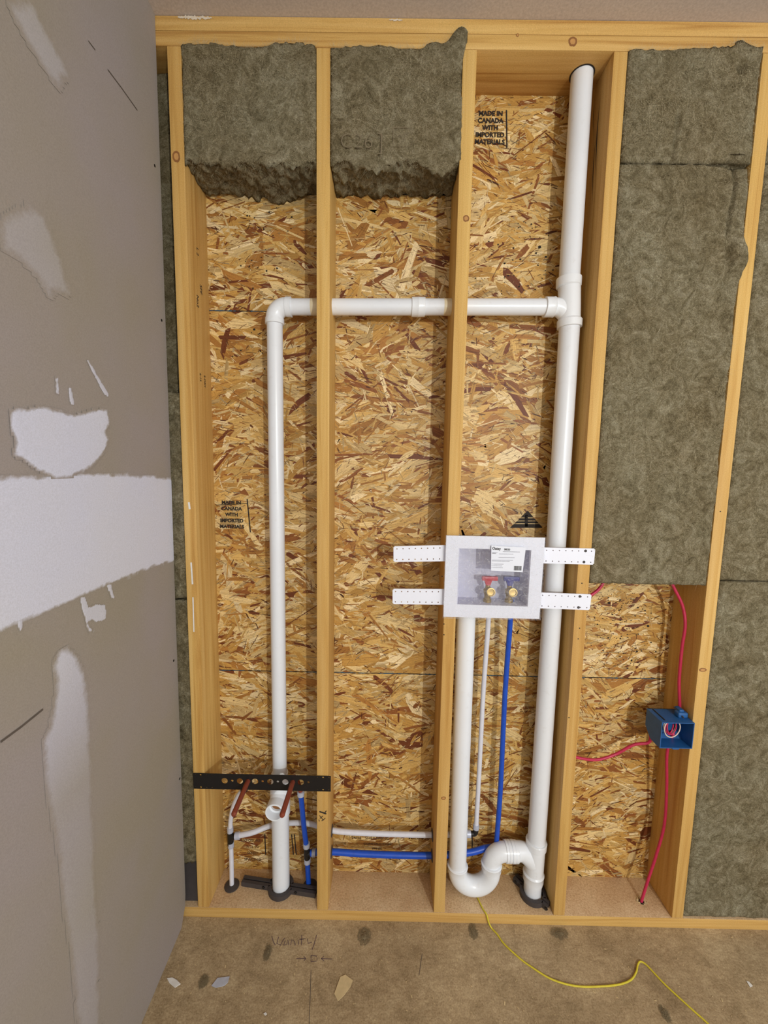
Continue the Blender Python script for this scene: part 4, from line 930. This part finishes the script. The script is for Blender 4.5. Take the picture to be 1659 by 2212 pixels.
# ------------------------------------------------------------------ electrical box and cables
eb = empty('electrical_box', (1.62, 0.02, 0.675), 'blue two-gang electrical box nailed to the side of the fifth stud', 'electrical box')
ex0, ex1, ez0, ez1, ey0, ey1 = 1.5190, 1.6240, 0.6320, 0.7205, -0.012, 0.066
bm = bmesh.new()
side = [(ey0, ez0), (ey0, ez1), (ey1, ez1), (ey1, ez0 + 0.030), (ey1 - 0.030, ez0)]
def prism_x(bm, prof, xa, xb):
    a = [bm.verts.new((xa, y, z)) for y, z in prof]; b = [bm.verts.new((xb, y, z)) for y, z in prof]
    bm.faces.new(a); bm.faces.new(b[::-1])
    for i in range(len(prof)): j = (i + 1) % len(prof); bm.faces.new((a[i], b[i], b[j], a[j]))
t_ = 0.0025
prism_x(bm, side, ex0, ex0 + t_); prism_x(bm, side, ex1 - t_, ex1)
for i in range(1, 5):
    (ya, za), (yb, zb) = side[i], side[(i + 1) % 5]
    d = Vector((yb - ya, zb - za)).normalized(); n = Vector((d.y, -d.x)) * t_
    cen = Vector((0.02, 0.675)); 
    if (Vector((ya, za)) + n - cen).length > (Vector((ya, za)) - n - cen).length: n = -n
    prism_x(bm, [(ya, za), (yb, zb), (yb + n.x, zb + n.y), (ya + n.x, za + n.y)], ex0 + t_, ex1 - t_)
under(eb, bm_obj('box_shell', bm, M['ebox']))
bm = bmesh.new(); add_box(bm, 1.534, 1.538, 0.0, 0.06, ez1 - 0.0005, ez1 + 0.0012)
under(eb, bm_obj('knockout_slot', bm, M['black']))
bm = bmesh.new()
add_box(bm, 1.588, 1.620, 0.012, 0.034, ez1, ez1 + 0.018, 0.005, 3); add_box(bm, 1.596, 1.612, 0.020, 0.046, ez1, ez1 + 0.024, 0.004, 3)
under(eb, bm_obj('nail_lug', bm, M['ebox'], auto=40)); bm = bmesh.new()
add_box(bm, 1.565, 1.588, -0.006, 0.004, ez0 - 0.009, ez0, 0.003, 2)
under(eb, bm_obj('nail_lug', bm, M['ebox'], auto=40))
bm = bmesh.new(); add_tube(bm, [(1.600, 0.005, ez1 + 0.006), (1.594, 0.045, ez1 + 0.020)], 0.0022, 10); under(eb, bm_obj('nail', bm, M['grey'], auto=40))
# wires coiled in the box
def coil(mat, r1, r2, cy, ph, rad=0.0018):
    pts = []
    for i in range(30):
        a = ph + i / 29 * 5.6; pts.append((1.567 + r1 * math.cos(a), cy + 0.004 * math.sin(a * 1.3), 0.688 + r2 * math.sin(a)))
    tube_obj('wire', pts, rad, mat, eb, 8)
coil(M['cream'], 0.028, 0.029, 0.006, 1.7); coil(M['cream'], 0.022, 0.025, 0.018, 1.2, 0.0016); coil(M['pink'], 0.020, 0.024, 0.012, 2.4); coil(M['pink'], 0.012, 0.022, 0.016, 1.0, 0.0022); coil(M['black'], 0.023, 0.02, 0.022, 3.0)
def cable(pts, label, r=0.0048):
    bm = bmesh.new(); add_tube(bm, smooth_path(pts, 8), r, 12)
    o = bm_obj('electrical_cable', bm, M['pink'], smooth=True); return tag(o, label, 'cable', 'pink-red electrical cables')
cable([(1.545, 0.06, 1.185), at(1455, 1268, 0.06), at(1474, 1308, 0.056), at(1480, 1350, 0.05), at(1473, 1400, 0.052), at(1467, 1470, 0.052), at(1468, 1530, 0.05), (1.606, 0.045, 0.715)], 'pink-red cable dropping from the tall batt into the top of the blue box')
cable([(1.594, 0.035, 0.655), at(1441, 1625, 0.052), at(1440, 1700, 0.056), at(1435, 1780, 0.06), at(1418, 1845, 0.06), at(1400, 1900, 0.056), (1.5535, 0.052, 0.0), (1.5535, 0.052, -0.02)], 'pink-red cable from the blue box down into the bottom plate')
cable([(1.255, 0.075, 0.545), at(1250, 1637, 0.075), at(1290, 1641, 0.08), at(1330, 1629, 0.085), at(1368, 1609, 0.075), at(1402, 1603, 0.062), (1.530, 0.056, 0.645)], 'pink-red cable running left from the blue box to the fourth stud')
cable([(1.262, 0.06, 1.095), at(1282, 1282, 0.06), at(1300, 1264, 0.06), (1.345, 0.06, 1.19)], 'short visible end of pink-red cable beside the outlet box arm')
lathe_obj('bored_hole', (1.5535, 0.052, 0.0003), (0, 0, 1), [(0, 0.010), (0.0004, 0.009)], M['hole'], bplate, 18)
rnd = random.Random(2)
def shavings(parent, cx, cy, z, n, spread, name='wood_shavings'):
    V = []; Fs = []
    for _ in range(n):
        a = rnd.random() * 6.28; r = rnd.uniform(0.5, 1) * spread; x, y = cx + r * math.cos(a), cy + r * math.sin(a)
        d = rnd.random() * 6.28; l = rnd.uniform(0.003, 0.009); q = rnd.uniform(0.0008, 0.002); b0 = len(V)
        for sx_, sy_ in ((-1, -1), (1, -1), (1, 1), (-1, 1)): V.append((x + sx_ * l * math.cos(d) - sy_ * q * math.sin(d), y + sx_ * l * math.sin(d) + sy_ * q * math.cos(d), z + 0.0006 + (0.003 * rnd.random() if sx_ > 0 else 0)))
        Fs.append((b0, b0 + 1, b0 + 2, b0 + 3))
    o = mesh_obj(name, V, Fs, M['chip']); under(parent, o); o['kind'] = 'stuff'
shavings(bplate, 1.5535, 0.052, 0.0, 26, 0.018)
# sawdust flecks on the plate in the bays
V = []; Fs = []
for _ in range(900):
    a, b = BAYS[rnd.choice([0, 1, 1, 2, 0])]; x, y = rnd.uniform(a + 0.004, b - 0.004), rnd.uniform(0.01, D - 0.006); l = rnd.uniform(0.0006, 0.0024); d = rnd.random() * 3; b0 = len(V)
    for s, t in ((-1, -.4), (1, -.4), (1, .4), (-1, .4)): V.append((x + l * (s * math.cos(d) - t * math.sin(d)), y + l * (s * math.sin(d) + t * math.cos(d)), 0.0008 + 0.0006 * rnd.random()))
    Fs.append((b0, b0 + 1, b0 + 2, b0 + 3))
o = mesh_obj('sawdust', V, Fs, M['chip']); o.parent = bplate; o['kind'] = 'stuff'

# ------------------------------------------------------------------ things on the floor
FZ = -0.038
sp = [atz(1026, 1925, 0.003), atz(1032, 1940, 0.003), atz(1043, 1963, 0.003), Vector((0.9905, -0.004, 0.0025)), Vector((0.9965, -0.009, -0.018)), Vector((1.006, -0.014, -0.0355))]
sp += [atz(*q, FZ + 0.0022) for q in ((1074, 2018), (1090, 2040), (1125, 2072), (1150, 2090), (1185, 2112), (1220, 2125), (1255, 2131), (1290, 2131), (1335, 2127), (1362, 2117), (1374, 2100), (1378, 2083), (1384, 2077), (1396, 2084), (1415, 2104), (1440, 2130), (1490, 2176), (1530, 2212), (1560, 2245))]
bm = bmesh.new(); add_tube(bm, smooth_path(sp, 8), 0.0026, 8)
tag(bm_obj('yellow_string', bm, M['string'], smooth=True), 'yellow string trailing from under the white trap across the floor', 'string')
def flake(name, pix, mat, label, cat, h=0.0012, curl=0.0):
    P0 = [atz(*q, FZ + 0.0008) for q in pix]; n = len(P0); c = sum(P0, Vector()) / n
    top = [p + Vector((0, 0, h + curl * ((p - c).x * 20) ** 2)) for p in P0]
    V = P0 + top; Fs = [tuple(range(n))[::-1], tuple(range(n, 2 * n))] + [(i, (i + 1) % n, n + (i + 1) % n, n + i) for i in range(n)]
    return tag(mesh_obj(name, V, Fs, mat), label, cat)
flake('wood_flake', [(722, 2147), (735, 2111), (746, 2106), (762, 2118), (757, 2132), (742, 2152), (730, 2163)], M['chip'], 'pale diamond-shaped wood flake lying on the subfloor', 'wood chip')
flake('paper_scrap', [(361, 2114), (372, 2112), (382, 2117), (390, 2126), (378, 2134), (366, 2124)], M['paper'], 'small white paper scrap on the floor near the drywall', 'scrap', 0.001, 0.004)
flake('paper_scrap', [(457, 2130), (470, 2113), (496, 2110), (492, 2123), (484, 2130), (466, 2134)], M['ring'], 'greyish curled paper scrap on the floor, right of the small white one', 'scrap', 0.001, 0.004)
flake('paper_scrap', [(1612, 2119), (1618, 2121), (1626, 2130), (1620, 2133)], M['paper'], 'tiny white paper scrap on the floor at the far right', 'scrap', 0.001)
flake('paper_scrap', [(569, 2190), (574, 2187), (577, 2191), (573, 2194)], M['paper'], 'tiny white crumb on the floor at the bottom of the frame', 'scrap', 0.001)
flr = bpy.data.objects['floor']
def fl_line(pix, wd, mat='marker'): stroke3('marker_writing', [atz(*q, FZ) for q in pix], wd, (0, 0, 1), M[mat], flr, 0.0006)
for s_ in ([(587, 2022), (591, 2036), (595, 2042)], [(602, 2024), (598, 2038), (606, 2042), (612, 2030), (616, 2026)], [(616, 2032), (613, 2042), (620, 2040), (622, 2030), (624, 2042)], [(628, 2042), (630, 2030), (636, 2034), (638, 2042)],
           [(644, 2030), (645, 2041)], [(652, 2020), (651, 2042)], [(647, 2030), (660, 2028)], [(664, 2028), (666, 2038), (674, 2036)], [(684, 2020), (678, 2042), (674, 2052)],
           [(640, 2071), (660, 2071)], [(656, 2066), (661, 2071), (656, 2076)], [(672, 2064), (672, 2078), (684, 2076), (686, 2066), (672, 2064)], [(694, 2071), (718, 2072)], [(700, 2066), (694, 2071), (700, 2076)]):
    fl_line(s_, 0.0022)
fl_line([(672, 2095), (668, 2212)], 0.0016, 'pencil'); fl_line([(912, 2060), (905, 2108)], 0.0016, 'pencil')
def crumb(px, py, sx_, sy_, seed, label):
    p = atz(px, py, FZ); rnd = random.Random(seed); bm = bmesh.new()
    bmesh.ops.create_icosphere(bm, subdivisions=4, radius=1.0)
    for v in bm.verts:
        c = v.co.copy(); k = 1 + 0.35 * mnoise.noise(c * 2 + Vector((seed, 0, 0))) + 0.35 * mnoise.noise(c * 6 + Vector((seed, 3, 0)))
        v.co = Vector((p.x + c.x * sx_ * k * 0.6, p.y + c.y * sy_ * k * 0.6, FZ + 0.0005 + max(0, c.z) * 0.002 * k))
    o = bm_obj('insulation_crumb', bm, M['crumb'], smooth=True); tag(o, label, 'insulation crumb', 'mineral wool crumbs on the floor')
    V = []; Fs = []
    for _ in range(420):
        a = rnd.random() * 6.28; r = math.sqrt(rnd.random()) * 1.35; q = Vector((p.x + sx_ * r * math.cos(a), p.y + sy_ * r * math.sin(a), FZ + 0.001 + 0.004 * rnd.random() * max(0, 1.2 - r)))
        d = Vector((rnd.gauss(0, 1), rnd.gauss(0, 1), rnd.gauss(0, 0.15))).normalized() * rnd.uniform(0.003, 0.010); s = Vector((-d.y, d.x, 0)).normalized() * 0.0005; b0 = len(V)
        V += [q - s, q + s, q + d + s * 0.3, q + d - s * 0.3]; Fs.append((b0, b0 + 1, b0 + 2, b0 + 3))
    f = mesh_obj('loose_fibres', V, Fs, M['crumb']); f.parent = o; f['kind'] = 'stuff'
crumb(787, 2022, 0.016, 0.020, 1, 'flattened wool crumb on the floor below the second bay')
crumb(1022, 2012, 0.010, 0.018, 2, 'flattened wool crumb on the floor left of the yellow string')
crumb(1208, 2016, 0.022, 0.013, 3, 'flattened wool crumb on the floor below the fourth stud')
crumb(578, 2058, 0.008, 0.016, 4, 'dark wool crumb on the floor left of the handwriting')
crumb(440, 2120, 0.009, 0.012, 5, 'dark wool crumb on the floor between two paper scraps')
crumb(1436, 2190, 0.007, 0.014, 6, 'dark wool crumb on the floor left of the loose string end')
# debris flecks on floor
V = []; Fs = []
for _ in range(700):
    x, y = rnd.uniform(-0.02, 2.0), rnd.uniform(-0.40, -0.006); l = rnd.lognormvariate(math.log(0.0014), 0.4); d = rnd.random() * 3; b0 = len(V)
    for s, t in ((-1, -.4), (1, -.4), (1, .4), (-1, .4)): V.append((x + l * (s * math.cos(d) - t * math.sin(d)), y + l * (s * math.sin(d) + t * math.cos(d)), FZ + 0.0008 + 0.0005 * rnd.random()))
    Fs.append((b0, b0 + 1, b0 + 2, b0 + 3))
o = mesh_obj('sawdust', V, Fs, M['chip']); o.parent = flr; o['kind'] = 'stuff'
